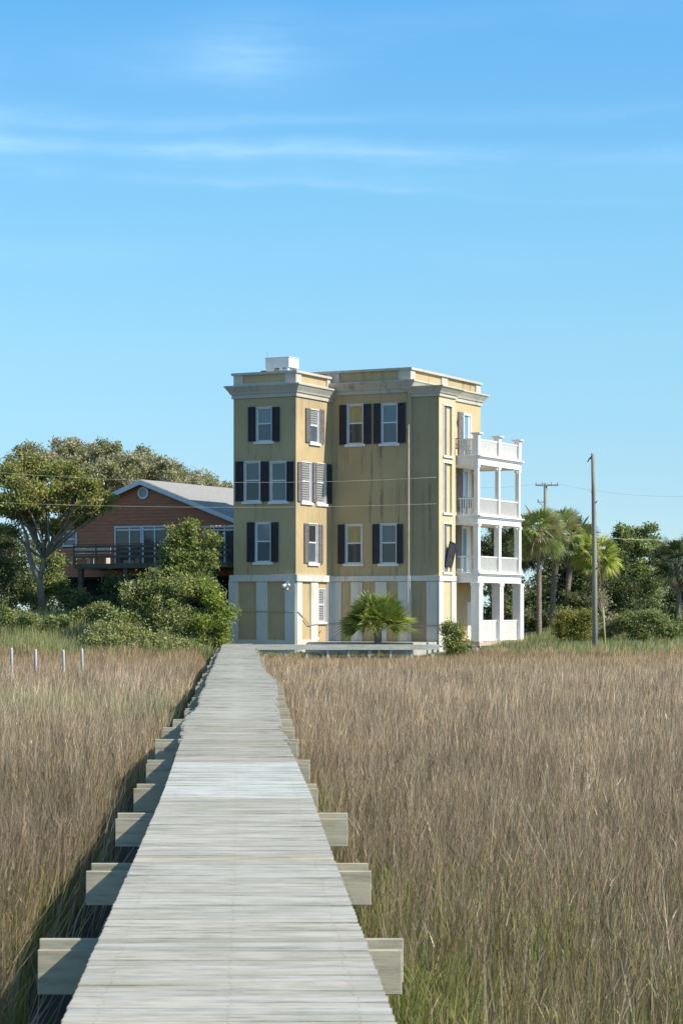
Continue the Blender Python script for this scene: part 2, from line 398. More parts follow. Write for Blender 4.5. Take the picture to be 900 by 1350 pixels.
# ---------------------------------------------------------------- the stucco house
PX, PY = 3.58, 118.0; TH = R(27); UX, UY, VX, VY = math.cos(TH), -math.sin(TH), math.sin(TH), math.cos(TH)
def fu(x, c):                                 # photo column -> u on the front-parallel plane v = c
    k = (x - 450) / F; return (k * (PY + c * VY) - (PX + c * VX)) / (UX - k * UY)
def sv(x, c):                                 # photo column -> v on the side plane u = c
    k = (x - 450) / F; return (k * (PY + c * UY) - (PX + c * UX)) / (VX - k * VY)
def dep(u, v): return PY + u * UY + v * VY
def zz(y, u, v): return EYE + (HZ - y) * dep(u, v) / F
def pl(ax, c, x): return fu(x, c) if ax == 'v' else sv(x, c)
def Z(ax, c, a, y): return zz(y, a, c) if ax == 'v' else zz(y, c, a)
def ob(mb, ax, c, a0, a1, d0, d1, z0, z1, mi=0):   # box standing d0..d1 proud of a wall plane
    if ax == 'v': mb.box(a0, a1, c - d1, c - d0, z0, z1, mi)
    else: mb.box(c + d0, c + d1, a0, a1, z0, z1, mi)
def pt(ax, c, a, d, z): return (a, c - d, z) if ax == 'v' else (c + d, a, z)
def sheet(mb, ax, c, a0, a1, z0, z1, holes, depth=.14, mi=0):
    A = sorted({a0, a1, *[h[0] for h in holes], *[h[1] for h in holes]}); B = sorted({z0, z1, *[h[2] for h in holes], *[h[3] for h in holes]})
    for i in range(len(A) - 1):
        for j in range(len(B) - 1):
            ca, cz = (A[i] + A[i + 1]) / 2, (B[j] + B[j + 1]) / 2
            if any(h[0] < ca < h[1] and h[2] < cz < h[3] for h in holes): continue
            mb.add([pt(ax, c, A[i], 0, B[j]), pt(ax, c, A[i + 1], 0, B[j]), pt(ax, c, A[i + 1], 0, B[j + 1]), pt(ax, c, A[i], 0, B[j + 1])], [(0, 1, 2, 3)], mi)
    for h in holes:
        o = [pt(ax, c, h[i], 0, h[j]) for i, j in ((0, 2), (1, 2), (1, 3), (0, 3))]; q = [pt(ax, c, h[i], -depth, h[j]) for i, j in ((0, 2), (1, 2), (1, 3), (0, 3))]
        mb.add(o + q, [(k, (k + 1) % 4, 4 + (k + 1) % 4, 4 + k) for k in range(4)], mi)

H = empty('stucco_house', (PX, PY, 0), -TH)
tag(H, 'tall ochre stucco house of four storeys with dark shutters and white balconies', 'house')
UL = fu(437, 0); VB = sv(390, UL); UF = fu(308, VB); UB = fu(577, 0.0); VBAY = 2.2; VE = 9.05
FRONT_L = ('v', VB); SIDE_L = ('u', UL); FRONT_M = ('v', 0.0); FRONT_B = ('v', .12); SIDE_B = ('u', UB); SIDE_M = ('u', 0.0)
holes = {}
WIN = []
def win(pln, x0, x1, y0, y1, up='g_blind_sky', lo='g_mid', sill=True):
    ax, c = pln; a0, a1 = pl(ax, c, x0), pl(ax, c, x1); am = (a0 + a1) / 2
    z0, z1 = Z(ax, c, am, y1), Z(ax, c, am, y0)
    holes.setdefault(pln, []).append((a0, a1, z0, z1))
    o = MB(); w = .07; d0, d1 = -.1, -.035
    ob(o, ax, c, a0, a0 + w, d0, d1, z0, z1); ob(o, ax, c, a1 - w, a1, d0, d1, z0, z1)
    ob(o, ax, c, a0 + w, a1 - w, d0, d1, z1 - w, z1); ob(o, ax, c, a0 + w, a1 - w, d0, d1, z0, z0 + w)
    zm = z0 + (z1 - z0) * .53; ob(o, ax, c, a0 + w, a1 - w, d0, d1 - .01, zm - .035, zm + .035)
    # casing on the wall face
    k = .045
    ob(o, ax, c, a0 - k, a0, 0, .03, z0, z1 + k); ob(o, ax, c, a1, a1 + k, 0, .03, z0, z1 + k); ob(o, ax, c, a0, a1, 0, .03, z1, z1 + k)
    fr = o.build('window', M['frame'], H)
    p = MB()
    p.add([pt(ax, c, a, -.085, z) for a, z in ((a0, z0), (a1, z0), (a1, zm), (a0, zm))], [(0, 1, 2, 3)], 0)
    p.add([pt(ax, c, a, -.07, z) for a, z in ((a0, zm), (a1, zm), (a1, z1), (a0, z1))], [(0, 1, 2, 3)], 1)
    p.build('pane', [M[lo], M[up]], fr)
    if sill:
        s = MB(); ob(s, ax, c, a0 - .14, a1 + .14, .0, .1, z0 - .14, z0 - .002); s.build('sill', M['trim_white'], fr, bevel=.01)
def shut(pln, x0, x1, y0, y1, m='shutter', off=(0, 0)):
    ax, c = pln; a0, a1 = pl(ax, c, x0), pl(ax, c, x1); am = (a0 + a1) / 2
    z0, z1 = Z(ax, c, am, y1), Z(ax, c, am, y0)
    o = MB(); e = .015; a0 += e; a1 -= e
    ob(o, ax, c, a0, a1, .036, .06, z0, z1)
    for b0, b1, q0, q1 in ((a0, a0 + .06, z0, z1), (a1 - .06, a1, z0, z1), (a0 + .06, a1 - .06, z1 - .08, z1), (a0 + .06, a1 - .06, z0, z0 + .1), (a0 + .06, a1 - .06, (z0 + z1) / 2 - .04, (z0 + z1) / 2 + .04)):
        ob(o, ax, c, b0, b1, .06, .078, q0, q1)
    n = 14
    for i in range(n):
        q = z0 + .12 + (z1 - z0 - .24) * i / n
        if abs(q - (z0 + z1) / 2) < .09: continue
        ob(o, ax, c, a0 + .065, a1 - .065, .06, .07, q, q + .035)
    return o.build('shutter', M[m], H)
# left tower, front
win(FRONT_L, 338.5, 358.5, 537.5, 582); shut(FRONT_L, 327.5, 338, 536.5, 582); shut(FRONT_L, 359, 369.5, 536.5, 582)
win(FRONT_L, 322.5, 342.5, 609, 661, 'g_mid', 'g_dark'); win(FRONT_L, 357, 377.5, 609, 661, 'g_mid', 'g_mid')
shut(FRONT_L, 311, 322, 608.5, 661); shut(FRONT_L, 344, 355, 608.5, 661); shut(FRONT_L, 378, 388.5, 608.5, 661)
win(FRONT_L, 337, 357, 689.5, 741); shut(FRONT_L, 326, 336.8, 688.5, 741); shut(FRONT_L, 357.5, 367.8, 688.5, 741)
# left tower, sunlit side
win(SIDE_L, 408.5, 420, 540.5, 584, 'g_slats', 'g_mid'); shut(SIDE_L, 402, 408, 538, 583, 'shutter_sunlit'); shut(SIDE_L, 420.5, 426, 540, 585, 'shutter_sunlit')
win(SIDE_L, 397.5, 409.5, 610, 662, 'g_slats', 'g_slats'); win(SIDE_L, 417.5, 429, 611.5, 664, 'g_slats', 'g_slats')
shut(SIDE_L, 391.5, 397, 609, 661, 'shutter_sunlit'); shut(SIDE_L, 411, 416.5, 610, 662, 'shutter_sunlit'); shut(SIDE_L, 430, 436, 612, 664)
win(SIDE_L, 406.5, 418, 691, 742.5, 'g_dark', 'g_mid'); shut(SIDE_L, 400, 406, 690, 742, 'shutter_sunlit'); shut(SIDE_L, 418.5, 424.3, 691.5, 743.5, 'shutter_sunlit')
win(SIDE_L, 419.5, 428, 777, 820, 'g_slats', 'g_slats')
# main front
win(FRONT_M, 458, 478.5, 533.5, 585.5, 'g_yellow', 'g_dark'); win(FRONT_M, 503, 523.5, 532.5, 584.5, 'g_blue', 'g_mid')
shut(FRONT_M, 447.5, 457.5, 534, 586.5); shut(FRONT_M, 479.2, 489.8, 532.5, 585.5); shut(FRONT_M, 492.5, 502.6, 532, 585); shut(FRONT_M, 524.2, 535, 531, 584)
win(FRONT_M, 456, 476.5, 692, 743, 'g_yellow', 'g_dark'); win(FRONT_M, 501.5, 522.5, 691, 743, 'g_mid', 'g_dark')
shut(FRONT_M, 445.5, 455.3, 691.5, 743.5); shut(FRONT_M, 491, 501, 691, 743.5); shut(FRONT_M, 523, 531.5, 691, 743)

ZB0 = 3.56                                   # top of the pale ground-floor band
ZC_L, ZC_M, ZC_B = 12.75, 13.08, 12.85
w = MB(); Z0 = -.5
bayholes = []
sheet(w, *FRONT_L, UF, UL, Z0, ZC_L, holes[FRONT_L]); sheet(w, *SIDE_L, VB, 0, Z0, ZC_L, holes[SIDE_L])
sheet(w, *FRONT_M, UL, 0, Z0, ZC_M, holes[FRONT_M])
w.add([(UF, VB, Z0), (UF, VE, Z0), (UF, VE, ZC_L), (UF, VB, ZC_L)], [(0, 1, 2, 3)])
w.add([(UF, VE, Z0), (0, VE, Z0), (0, VE, ZC_M), (UF, VE, ZC_M)], [(0, 1, 2, 3)])
# side wall of the main block, behind the balconies
DO = {}
for nm, x0, x1, y0, zb in (('a', 610, 620.5, 545, 9.88), ('b', 609.3, 620, 619, 6.78), ('c', 607.8, 619, 694, 3.78)):
    a0, a1 = sv(x0, 0), sv(x1, 0); DO[nm] = (a0, a1, zb, zz(y0, 0, (a0 + a1) / 2))
wall = w.build('wall', M['stucco'], H)
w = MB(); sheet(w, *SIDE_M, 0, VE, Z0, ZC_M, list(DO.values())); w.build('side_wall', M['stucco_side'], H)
# pale bay on the right
w = MB()
blind = []
for y0, y1 in ((534, 600), (610, 675.5), (690.5, 754)):
    a0, a1 = sv(584.2, UB), sv(595, UB); blind.append((a0, a1, zz(y1, UB, a0), zz(y0, UB, a0)))
sheet(w, *SIDE_B, .12, VBAY, Z0, ZC_B, blind, .1)
for a0, a1, z0, z1 in blind:
    w.add([pt('u', UB, a, -.1, z) for a, z in ((a0, z0), (a1, z0), (a1, z1), (a0, z1))], [(0, 1, 2, 3)])
w.add([(0, VBAY, Z0), (UB, VBAY, Z0), (UB, VBAY, ZC_B), (0, VBAY, ZC_B)], [(0, 1, 2, 3)])
w.build('bay_side_wall', M['stucco_pale'], H)
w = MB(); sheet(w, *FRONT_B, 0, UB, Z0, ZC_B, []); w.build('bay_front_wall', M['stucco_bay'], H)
for i, (a0, a1, z0, z1) in enumerate(blind):
    t = MB(); k = .08
    ob(t, 'u', UB, a0 - k, a0, .0, .035, z0, z1 + k); ob(t, 'u', UB, a1, a1 + k, .0, .035, z0, z1 + k); ob(t, 'u', UB, a0, a1, 0, .035, z1, z1 + k)
    ob(t, 'u', UB, a0 - .12, a1 + .12, 0, .09, z0 - .12, z0 - .002)
    bw_ = t.build('blind_window', M['trim_white'], H)
    o = MB(); am = a0 + (a1 - a0) * .48
    ob(o, 'u', UB, a0 + .01, am, -.09, -.04, z0 + .02, z1 - .02); ob(o, 'u', UB, a0 + .05, am - .04, -.04, -.03, (z0 + z1) / 2 - .05, (z0 + z1) / 2 + .05)
    o.build('shutter', M['shutter_sunlit'], bw_)
# the shutter that has come loose and hangs askew
a0, a1, z0, z1 = blind[2]
o = MB(); o.box(-.03, .03, -.27, .27, -.66, .66); o.box(.03, .05, -.27, -.2, -.66, .66); o.box(.03, .05, .2, .27, -.66, .66); o.box(.03, .05, -.2, .2, -.05, .05)
o.box(.03, .05, -.2, .2, .58, .66); o.box(.03, .05, -.2, .2, -.66, -.58)
ls = o.build('shutter', M['shutter'], H); ls.location = (UB + .13, (a0 + a1) / 2 + .1, z0 + .9); ls.rotation_euler = (R(-14), R(5), R(-14)); ls['label'] = 'loose dark shutter hanging askew'
ls.scale = (1, 1.1, 1)

# pale ground-floor trim: pilasters and bands standing proud of the ochre panels
w = MB(); D = .07; ZP = 3.22
def pil(pln, x0, x1, z0=Z0, z1=ZP, d=D): 
    ax, c = pln; ob(w, ax, c, pl(ax, c, x0), pl(ax, c, x1), 0.001, d, z0, z1)
def bandf(pln, x0, x1, z0, z1, d=.13, e0=0, e1=0):
    ax, c = pln; ob(w, ax, c, pl(ax, c, x0) - e0, pl(ax, c, x1) + e1, .001, d, z0, z1)
for a in ((308, 314.5), (338.5, 353), (376, 390)): pil(FRONT_L, *a)
w.box(UF - .25, UF, VB - .1, VB + 1.2, Z0, 3.3)
for a in ((390, 397), (408.5, 418)): pil(SIDE_L, *a)
pil(SIDE_L, 430, 437)
bandf(FRONT_L, 308, 390, ZP, ZB0, .15, .18, .15); bandf(SIDE_L, 390, 437, ZP, ZB0, .15)
for a in ((437, 450), (463, 478), (495, 510), (525, 541)): pil(FRONT_M, *a)
bandf(FRONT_M, 437, 541, ZP + .03, ZB0 - .03, .09)
for a in ((541.2, 542.5), (562.5, 577)): pil(FRONT_B, *a)
bandf(FRONT_B, 541.5, 577, ZP + .03, ZB0 - .03, .09, 0, .09)
for a in ((577, 583), (593.5, 600)): pil(SIDE_B, *a)
bandf(SIDE_B, 577, 600, ZP + .03, ZB0 - .03, .09)
# skirting below panels
for pln, x0, x1 in ((FRONT_L, 314.5, 338.5), (FRONT_L, 353, 376), (SIDE_L, 397, 408.5)): pil(pln, x0, x1, Z0, .22, .05)
w.build('ground_floor_trim', M['trim'], H, bevel=.008)

# cornices and parapets
w = MB()
def corn(x0, x1, y0, y1, zb, zt):
    h = zt - zb
    w.ring(x0, x1, y0, y1, [(.02, zb), (.08, zb), (.08, zb + h * .3), (.14, zb + h * .32), (.17, zb + h * .45), (.3, zb + h * .75), (.34, zb + h * .86), (.38, zb + h * .87), (.38, zt), (0, zt + .03)], top=True)
corn(UF, UL, VB, 1.0, 12.70, 13.36)
corn(UF, 0, .0, VE, 13.05, 13.68)
corn(.01, UB, .125, VBAY, 12.80, 13.33)
w.build('cornice', M['cornice'], H)
w = MB(); zt_l, zt_m = 14.03, 14.34
def para(x0, x1, y0, y1, zb, zt, sides):
    zc = zt - .12
    w.box(x0 + .06, x1 - .06, y0 + .06, y0 + .3, zb, zc, 0); w.box(x1 - .3, x1 - .06, y0 + .3, y1 - .06, zb, zc, 0)
    w.box(x0 + .06, x0 + .3, y0 + .3, y1 - .06, zb, zc, 0); w.box(x0 + .3, x1 - .3, y1 - .3, y1 - .06, zb, zc, 0)
    for ax, c, a0, a1 in sides:
        ob(w, ax, c, a0, a1, -.06 + .001, .01, zb, zc, 1)
    for cc in ((x0 - .1, x1 + .1, y0 - .1, y0 + .35), (x1 - .35, x1 + .1, y0 + .35, y1 + .1), (x0 - .1, x0 + .35, y0 + .35, y1 + .1), (x0 + .35, x1 - .35, y1 - .35, y1 + .1)):
        w.box(*cc, zc, zt, 1)
fl = lambda x: fu(x, VB)
para(UF, UL, VB, 1.4, 13.38, zt_l, [('v', VB, UF, fl(320)), ('v', VB, fl(376), UL), ('u', UL, VB, sv(397, UL)), ('u', UL, sv(431, UL), 1.3)])
# low rails framing the recessed parapet panels
for ax, c, a0, a1, z in (('v', VB, fl(320), fl(376), 13.38), ('u', UL, sv(397, UL), sv(431, UL), 13.38)):
    ob(w, ax, c, a0, a1, -.058, .0, z, z + .1, 1)
para(UF, 0, 0, VE, 13.70, zt_m, [('v', 0, UL - .3, fu(447, 0)), ('v', 0, fu(525, 0), 0), ('u', 0, 0, sv(547, 0)), ('u', 0, sv(582, 0), sv(590, 0)), ('u', 0, sv(627, 0), VE)])
w.build('parapet', [M['stucco'], M['cornice']], H)
w = MB(); w.box(UF + .3, UL - .3, VB + .3, 1.0, 13.40, 13.55); w.box(UF + .35, -.35, .35, VE - .35, 13.72, 13.85); w.build('roof', M['roof'], H)
# downpipe at the corner, cables over the ground floor
o = MB(); o.tube([(-.08, -.07, 11.5), (-.08, -.07, 3.6), (-.08, -.16, 3.45), (-.08, -.16, -.1)], .028, 8); o.build('downpipe', M['downpipe'], H, smooth=True)
o = MB(); zc = Z('v', VB, UF, 806)
o.tube([(UF + .1, VB - .1, zc), (UL - .1, VB - .1, zc - .02), (UL + .1, VB + .05, zc - .03), (UL + .1, sv(400, UL), zz(817, UL, -3)), (UL + .1, sv(405, UL), zz(824, UL, -3)), (UL + .1, sv(417, UL), zz(823, UL, -2)), (UL + .1, -.15, zz(822, UL, 0)), (fu(450, 0), -.1, zz(823, UL, 0)), (fu(536, 0), -.1, zz(825, -.2, 0)), (UB + .08, .03, zz(825, 1.5, 0))], .025, 6)
o.build('cable', M['wire'], H)
o = MB(); lu, lz = fu(381, VB), Z('v', VB, fu(381, VB), 770)
o.box(lu - .09, lu + .09, VB - .16, VB - .075, lz, lz + .18); 
for s in (-1, 1): o.tube([(lu + s * .08, VB - .12, lz), (lu + s * .16, VB - .36, lz - .12)], [.05, .09], 10)
o.tube([(lu, VB - .12, lz), (lu, VB - .24, lz - .3)], [.04, .08], 8)
o.build('security_light', M['metal_white'], H, smooth=False)

# rain-washed mildew streaks below sills and shutters
m, nt3, b3 = mat('mildew_streak'); b3.inputs['Base Color'].default_value = (.05, .043, .03, 1); b3.inputs['Roughness'].default_value = .95
tr3 = N(nt3, 'ShaderNodeBsdfTransparent'); mx3 = N(nt3, 'ShaderNodeMixShader')
nt3.links.new(ramp(nt3, [(.38, (.03,) * 3), (.62, (.26,) * 3)], noise(nt3, 1.0, sc=(9, 9, 1.6), detail=6)), mx3.inputs[0])
nt3.links.new(tr3.outputs[0], mx3.inputs[1]); nt3.links.new(b3.outputs[0], mx3.inputs[2]); nt3.links.new(mx3.outputs[0], nt3.nodes['Material Output'].inputs[0])
for pln, x, y0, y1, w_ in ((FRONT_M, 504, 627, 690, .15), (FRONT_M, 525, 625, 690, .18), (FRONT_M, 458, 589, 612, .08), (FRONT_M, 477, 589, 625, .09), (FRONT_M, 490, 588, 650, .13), (FRONT_M, 502, 589, 604, .07), (FRONT_M, 524, 589, 606, .08),
        (FRONT_M, 446.5, 746, 758, .12), (FRONT_M, 491, 745, 758, .13), (FRONT_M, 523, 746, 755, .08), (FRONT_M, 487, 660, 690, .10), (FRONT_L, 328, 584, 601, .09), (FRONT_L, 327, 744, 757, .14), (FRONT_L, 367, 744, 757, .15), (FRONT_L, 369, 584, 596, .07), (FRONT_B, 566, 640, 700, .12), (FRONT_B, 551, 560, 600, .09)):
    ax, c = pln; a = pl(ax, c, x); q0, q1 = Z(ax, c, a, y1), Z(ax, c, a, y0); o = MB(); n_ = 9; L_, R_ = [], []
    for i in range(n_ + 1):
        t = i / n_; ww = w_ * .5 * (math.sin(math.pi * min(1, .12 + t * .88)) ** .6 + .05) * random.uniform(.7, 1.15); dx = random.uniform(-.012, .012)
        L_.append(pt(ax, c, a - ww + dx, .003, q0 + (q1 - q0) * t)); R_.append(pt(ax, c, a + ww + dx, .003, q0 + (q1 - q0) * t))
    o.add(L_ + R_, [(i, n_ + 1 + i, n_ + 2 + i, i + 1) for i in range(n_)]); o.build('water_stain', m, H)
# doors opening on the balconies
for nm, (a0, a1, z0, z1) in DO.items():
    o = MB(); f_ = .12
    ob(o, 'u', 0, a0, a0 + f_, -.1, .03, z0, z1); ob(o, 'u', 0, a1 - f_, a1, -.1, .03, z0, z1); ob(o, 'u', 0, a0 + f_, a1 - f_, -.1, .03, z1 - f_, z1)
    ob(o, 'u', 0, a0 + f_, a0 + f_ + .14, -.09, -.03, z0, z1 - f_); ob(o, 'u', 0, a1 - f_ - .2, a1 - f_, -.09, -.03, z0, z1 - f_)
    dd = o.build('door', M['frame'] if nm != 'b' else M['frame'], H)
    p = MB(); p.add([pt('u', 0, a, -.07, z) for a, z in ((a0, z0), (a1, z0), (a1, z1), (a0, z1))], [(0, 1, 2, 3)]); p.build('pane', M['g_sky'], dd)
    hn = MB(); hn.tube([(.0, a0 + f_ + .07, z0 + 1), (.0, a0 + f_ + .07, z0 + 1.2)], .02, 6); hn.build('handle', M['dark_metal'], dd)
    s = MB(); b0, b1 = a0 - .75, a0 - .04
    ob(s, 'u', 0, b0, b1, .03, .06, z0, z1)
    for q in np.arange(z0 + .1, z1 - .1, .12): ob(s, 'u', 0, b0 + .07, b1 - .07, .06, .075, q, q + .06)
    s.build('shutter', M['shutter_sunlit'], H)
o = MB(); lv = sv(602.5, 0); lz = zz(549, 0, lv)
o.tube([(.02, lv, lz), (.25, lv, lz + .12), (.3, lv, lz + .02)], .015, 6); o.tube([(.02, lv, lz - .35), (.2, lv, lz - .2), (.3, lv, lz - .02)], .012, 6); o.tube([(.3, lv, lz + .02), (.3, lv, lz - .06), (.3, lv, lz - .28)], [.03, .09, .05], 6)
o.build('wall_lantern', M['wire'], H)
o = MB(); a0 = sv(614.8, 0); ob(o, 'u', 0, a0, a0 + .5, .0, .05, .1, 2.2); gd = o.build('ground_door', M['white'], H)

# balconies and porch
BU, BV0, BV1 = 2.77, 2.38, sv(686.5, 2.77)
def balus(mb, p0, p1, z0, z1, sp=.13, r=.022, topw=.045, solid=None):
    p0, p1 = Vector(p0), Vector(p1); L = (p1 - p0).length; n = int(L / sp); d = (p1 - p0).normalized(); nx_ = Vector((-d.y, d.x))
    for i in range(1, n):
        q = p0 + d * (L * i / n); mb.box(q.x - r, q.x + r, q.y - r, q.y + r, z0 + .08, z1 - .07)
    for zz0, zz1 in ((z1 - .07, z1), (z0 + .03, z0 + .09)):
        c = [p0 + nx_ * topw, p0 - nx_ * topw, p1 - nx_ * topw, p1 + nx_ * topw]
        mb.add([(q.x, q.y, z) for z in (zz0, zz1) for q in c], [(0, 1, 2, 3), (4, 7, 6, 5), (0, 4, 5, 1), (1, 5, 6, 2), (2, 6, 7, 3), (3, 7, 4, 0)])
colv = [BV0 + .14, (BV0 + BV1) / 2, BV1 - .14]
levels = [(3.19, 3.71, .88, .15), (6.28, 6.72, .92, .11), (9.37, 9.86, .88, .11)]
def ccol(mb, u, v, r, z0, z1):
    mb.box(u - r, u + r, v - r, v + r, z0, z1); e = .035
    mb.box(u - r - e, u + r + e, v - r - e, v + r + e, z1 - .14, z1 - .001); mb.box(u - r - e, u + r + e, v - r - e, v + r + e, z0 + .001, z0 + .16)
for li, (zb, zt, rh, cr) in enumerate(levels):
    o = MB(); e = .1
    o.box(.005, BU - .02, BV0 + .02, BV1 - .02, zb + .08, zt - .08)
    o.box(.005, BU, BV0, BV0 + .2, zb, zt - .14); o.box(.005, BU, BV1 - .2, BV1, zb, zt - .14); o.box(BU - .2, BU, BV0 + .2, BV1 - .2, zb, zt - .14)
    for k_, (q0, q1) in enumerate(((zt - .14, zt - .07), (zt - .07, zt))):
        ee = .07 + .07 * k_
        o.box(.005, BU + ee, BV0 - .01 - ee * .3, BV1 + ee, q0, q1)
    bal = o.build('balcony', M['white'], H)
    top = 9.3 if li == 2 else None
    if li < 2:
        zn = levels[li + 1][0]
        for v in colv:
            c_ = MB(); ccol(c_, BU - .14, v, cr, zt, zn); c_.build('column', M['white'], bal, bevel=.008)
            if v != colv[1]:
                c_ = MB(); ccol(c_, .95 if v == colv[0] and False else .16, v, .07, zt, zn) if v != colv[0] else None
        # end column against the wall
        c_ = MB(); ccol(c_, .14, colv[2], .1, zt, zn); c_.build('column', M['white'], bal)
        # corner brackets
        b_ = MB()
        for v, s in ((colv[0], 1), (colv[1], -1), (colv[1], 1), (colv[2], -1)):
            v0 = v + s * cr
            b_.add([(BU - .2, v0, zn), (BU - .2, v0 + s * .3, zn), (BU - .2, v0, zn - .22), (BU - .08, v0, zn), (BU - .08, v0 + s * .3, zn), (BU - .08, v0, zn - .22)], [(0, 1, 2), (3, 5, 4), (0, 3, 4, 1), (1, 4, 5, 2), (2, 5, 3, 0)])
        b_.build('bracket', M['white'], bal)
        for a, bb in (((BU - .14, colv[0] + cr), (BU - .14, colv[1] - cr)), ((BU - .14, colv[1] + cr), (BU - .14, colv[2] - cr)), ((.2, colv[2]), (BU - .14 - cr, colv[2])), ((UB + .02, colv[0]), (BU - .14 - cr, colv[0]))):
            r_ = MB(); balus(r_, a, bb, zt, zt + rh); r_.build('railing', M['white'], bal)
    else:
        for v in colv:
            c_ = MB(); u = BU - .14; r = .15
            c_.box(u - r, u + r, v - r, v + r, zt, zt + 1.06); c_.box(u - .2, u + .2, v - .2, v + .2, zt + 1.06, zt + 1.11); c_.box(u - .26, u + .26, v - .26, v + .26, zt + 1.11, zt + 1.17)
            c_.build('railing_post', M['white'], bal)
        for a, bb in (((BU - .14, colv[0] + .15), (BU - .14, colv[1] - .15)), ((BU - .14, colv[1] + .15), (BU - .14, colv[2] - .15)), ((.1, colv[2]), (BU - .29, colv[2])), ((UB + .02, colv[0]), (BU - .29, colv[0]))):
            r_ = MB(); balus(r_, a, bb, zt, zt + rh, .1, .028); r_.build('railing', M['white'], bal)
o = MB(); o.box(UB, BU + .12, BV0 - .12, BV1 + .3, -.12, .1); o.box(.001, UB - .02, VBAY + .02, BV1 + .3, -.12, .09)
po = o.build('porch', M['pinkconc'], H)
pr = .24
for i, v in enumerate((BV0 + .2, (BV0 + BV1) / 2 + .05, BV1 - .05)):
    for u in ((BU - .16,) if i < 3 else ()):
        c_ = MB(); c_.box(u - pr, u + pr, v - pr, v + pr, .1, 3.19); c_.box(u - pr - .03, u + pr + .03, v - pr - .03, v + pr + .03, 3.02, 3.188); c_.build('pier', M['white'], po, bevel=.01)
for a, bb in ((BV0 + .44, (BV0 + BV1) / 2 - .19), ((BV0 + BV1) / 2 + .29, BV1 - .29)):
    r_ = MB(); balus(r_, (BU - .16, a), (BU - .16, bb), .1, 1.22, .085, .03); r_.build('railing', M['white'], po)
c_ = MB(); c_.box(.05, .4, BV1 - .25, BV1 + .1, .1, 3.19); c_.build('pier', M['white'], po)
for v in np.linspace(BV0, BV1, 4):
    for u in (1.8, 2.6): o = MB(); o.box(u - .15, u + .15, v - .15, v + .15, -.8, -.121); o.build('footing', M['concrete'], po)

# ---- things on the house
def local(u, v, z): return (PX + u * UX + v * VX, PY + u * UY + v * VY, z)
AC = empty('air_conditioner', local(fu(371, -1.5), -1.5, 13.38), -TH); tag(AC, 'white boxy rooftop air conditioner on the flat roof behind the left parapet', 'air conditioner')
o = MB(); o.box(-.7, .72, -.5, .6, 1.08, 1.6); o.box(-.74, .76, -.54, .64, 1.6, 1.64); o.build('fan_housing', M['metal_white'], AC, bevel=.02)
o = MB(); o.box(-.7, -.2, -.4, .5, .3, 1.08); o.box(.1, .3, -.45, -.3, .3, 1.08); o.box(.5, .64, -.45, -.3, .3, 1.08); o.box(.45, .62, .3, .5, .3, 1.08); o.box(-.9, .8, -.55, .6, .18, .3); o.build('cabinet', M['metal_white'], AC, bevel=.01)
o = MB(); o.add([(-1.5, -.5, .75), (-.75, -.5, .3), (-.75, .5, .3), (-1.5, .5, .75), (-1.5, -.5, .85), (-.75, -.5, .6), (-.75, .5, .6), (-1.5, .5, .85)], [(0, 1, 2, 3), (7, 6, 5, 4), (0, 4, 5, 1), (1, 5, 6, 2), (2, 6, 7, 3), (3, 7, 4, 0)]); o.build('intake_hood', M['metal_white'], AC)
o = MB(); o.box(-1.05, -.72, -.35, .2, .6, .98); o.build('vent_box', M['rust'], AC)
o = MB(); o.box(-.12, .05, -.4, .2, .4, 1.0); o.box(.32, .48, -.3, .2, .35, .95); o.build('duct', M['concrete'], AC)
o = MB(); o.tube([(-.68, -.3, 1.6), (-.68, -.3, 1.95)], .006, 5); o.build('mast', M['dark_metal'], AC)
def chair(u, v, z, rz, label):
    c = empty('patio_chair', local(u, v, z), rz); tag(c, label, 'chair')
    for x in (-.24, .24):
        for y_ in (-.22, .22):
            o = MB(); o.tube([(x, y_, 0), (x * .95, y_, .42)], .02, 6); o.build('leg', M['dark_metal'], c)
    o = MB(); o.box(-.27, .27, -.26, .26, .42, .46); o.build('seat', M['dark_metal'], c, bevel=.01)
    o = MB()
    for x in np.linspace(-.25, .25, 6): o.box(x - .018, x + .018, .22, .25, .46, .95)
    o.box(-.28, .28, .215, .255, .95, 1.0); o.build('backrest', M['dark_metal'], c)
    o = MB()
    for x in (-.29, .29): o.box(x - .02, x + .02, -.24, .22, .64, .67); o.box(x - .015, x + .015, -.24, -.21, .44, .64)
    o.build('armrest', M['dark_metal'], c)
chair(1.3, 3.4, 9.86, .4, 'dark metal patio chair behind the railing of the top balcony, nearest its front corner')
chair(1.1, 4.9, 9.86, 2.1, 'dark metal patio chair on the top balcony farther back beside the open door')
chair(1.5, 3.5, 6.72, -.5, 'dark metal patio chair behind the railing of the middle balcony')

# walkway along the foot of the house
WY = 111.6; WX0, WX1 = at(333, 0, WY)[0], at(578, 0, WY)[0]
WK = empty('walkway', (.2, WY + .6, -.5)); tag(WK, 'low weathered timber walkway along the foot of the ochre house', 'walkway')
WU0, WU1 = fu(326, -5.1), fu(578, -5.1)
o = MB(); u = WX0 - .2
while u < WX1 - .2:
    o.box(u, u + .135, -.6, .75, .49, .53, 0, (lambda t: (t, t, t * .96))(random.uniform(.8, 1.15))); u += .146
o.build('plank_deck', M['plank'], WK, colattr=True)
o = MB(); o.box(WX0 - .2, WX1 - .17, -.655, -.605, .29, .525); o.build('fascia', M['fascia'], WK)
for u in np.linspace(WX0 + .6, WX1 - .3, 9):
    o = MB(); o.box(u - .25, u - .14, -.56, -.45, -.75, .485); o.build('post', M['fascia'], WK)
# concrete patio in the corner between the wings
pa = MB(); pa.box(UL + .14, UB, -3.0, -.16, -.6, .10); o = pa.build('patio_slab', M['concrete']); o.location = (PX, PY, 0); o.rotation_euler = (0, 0, -TH)
tag(o, 'pale concrete patio slab in the corner behind the fan palm', 'patio')

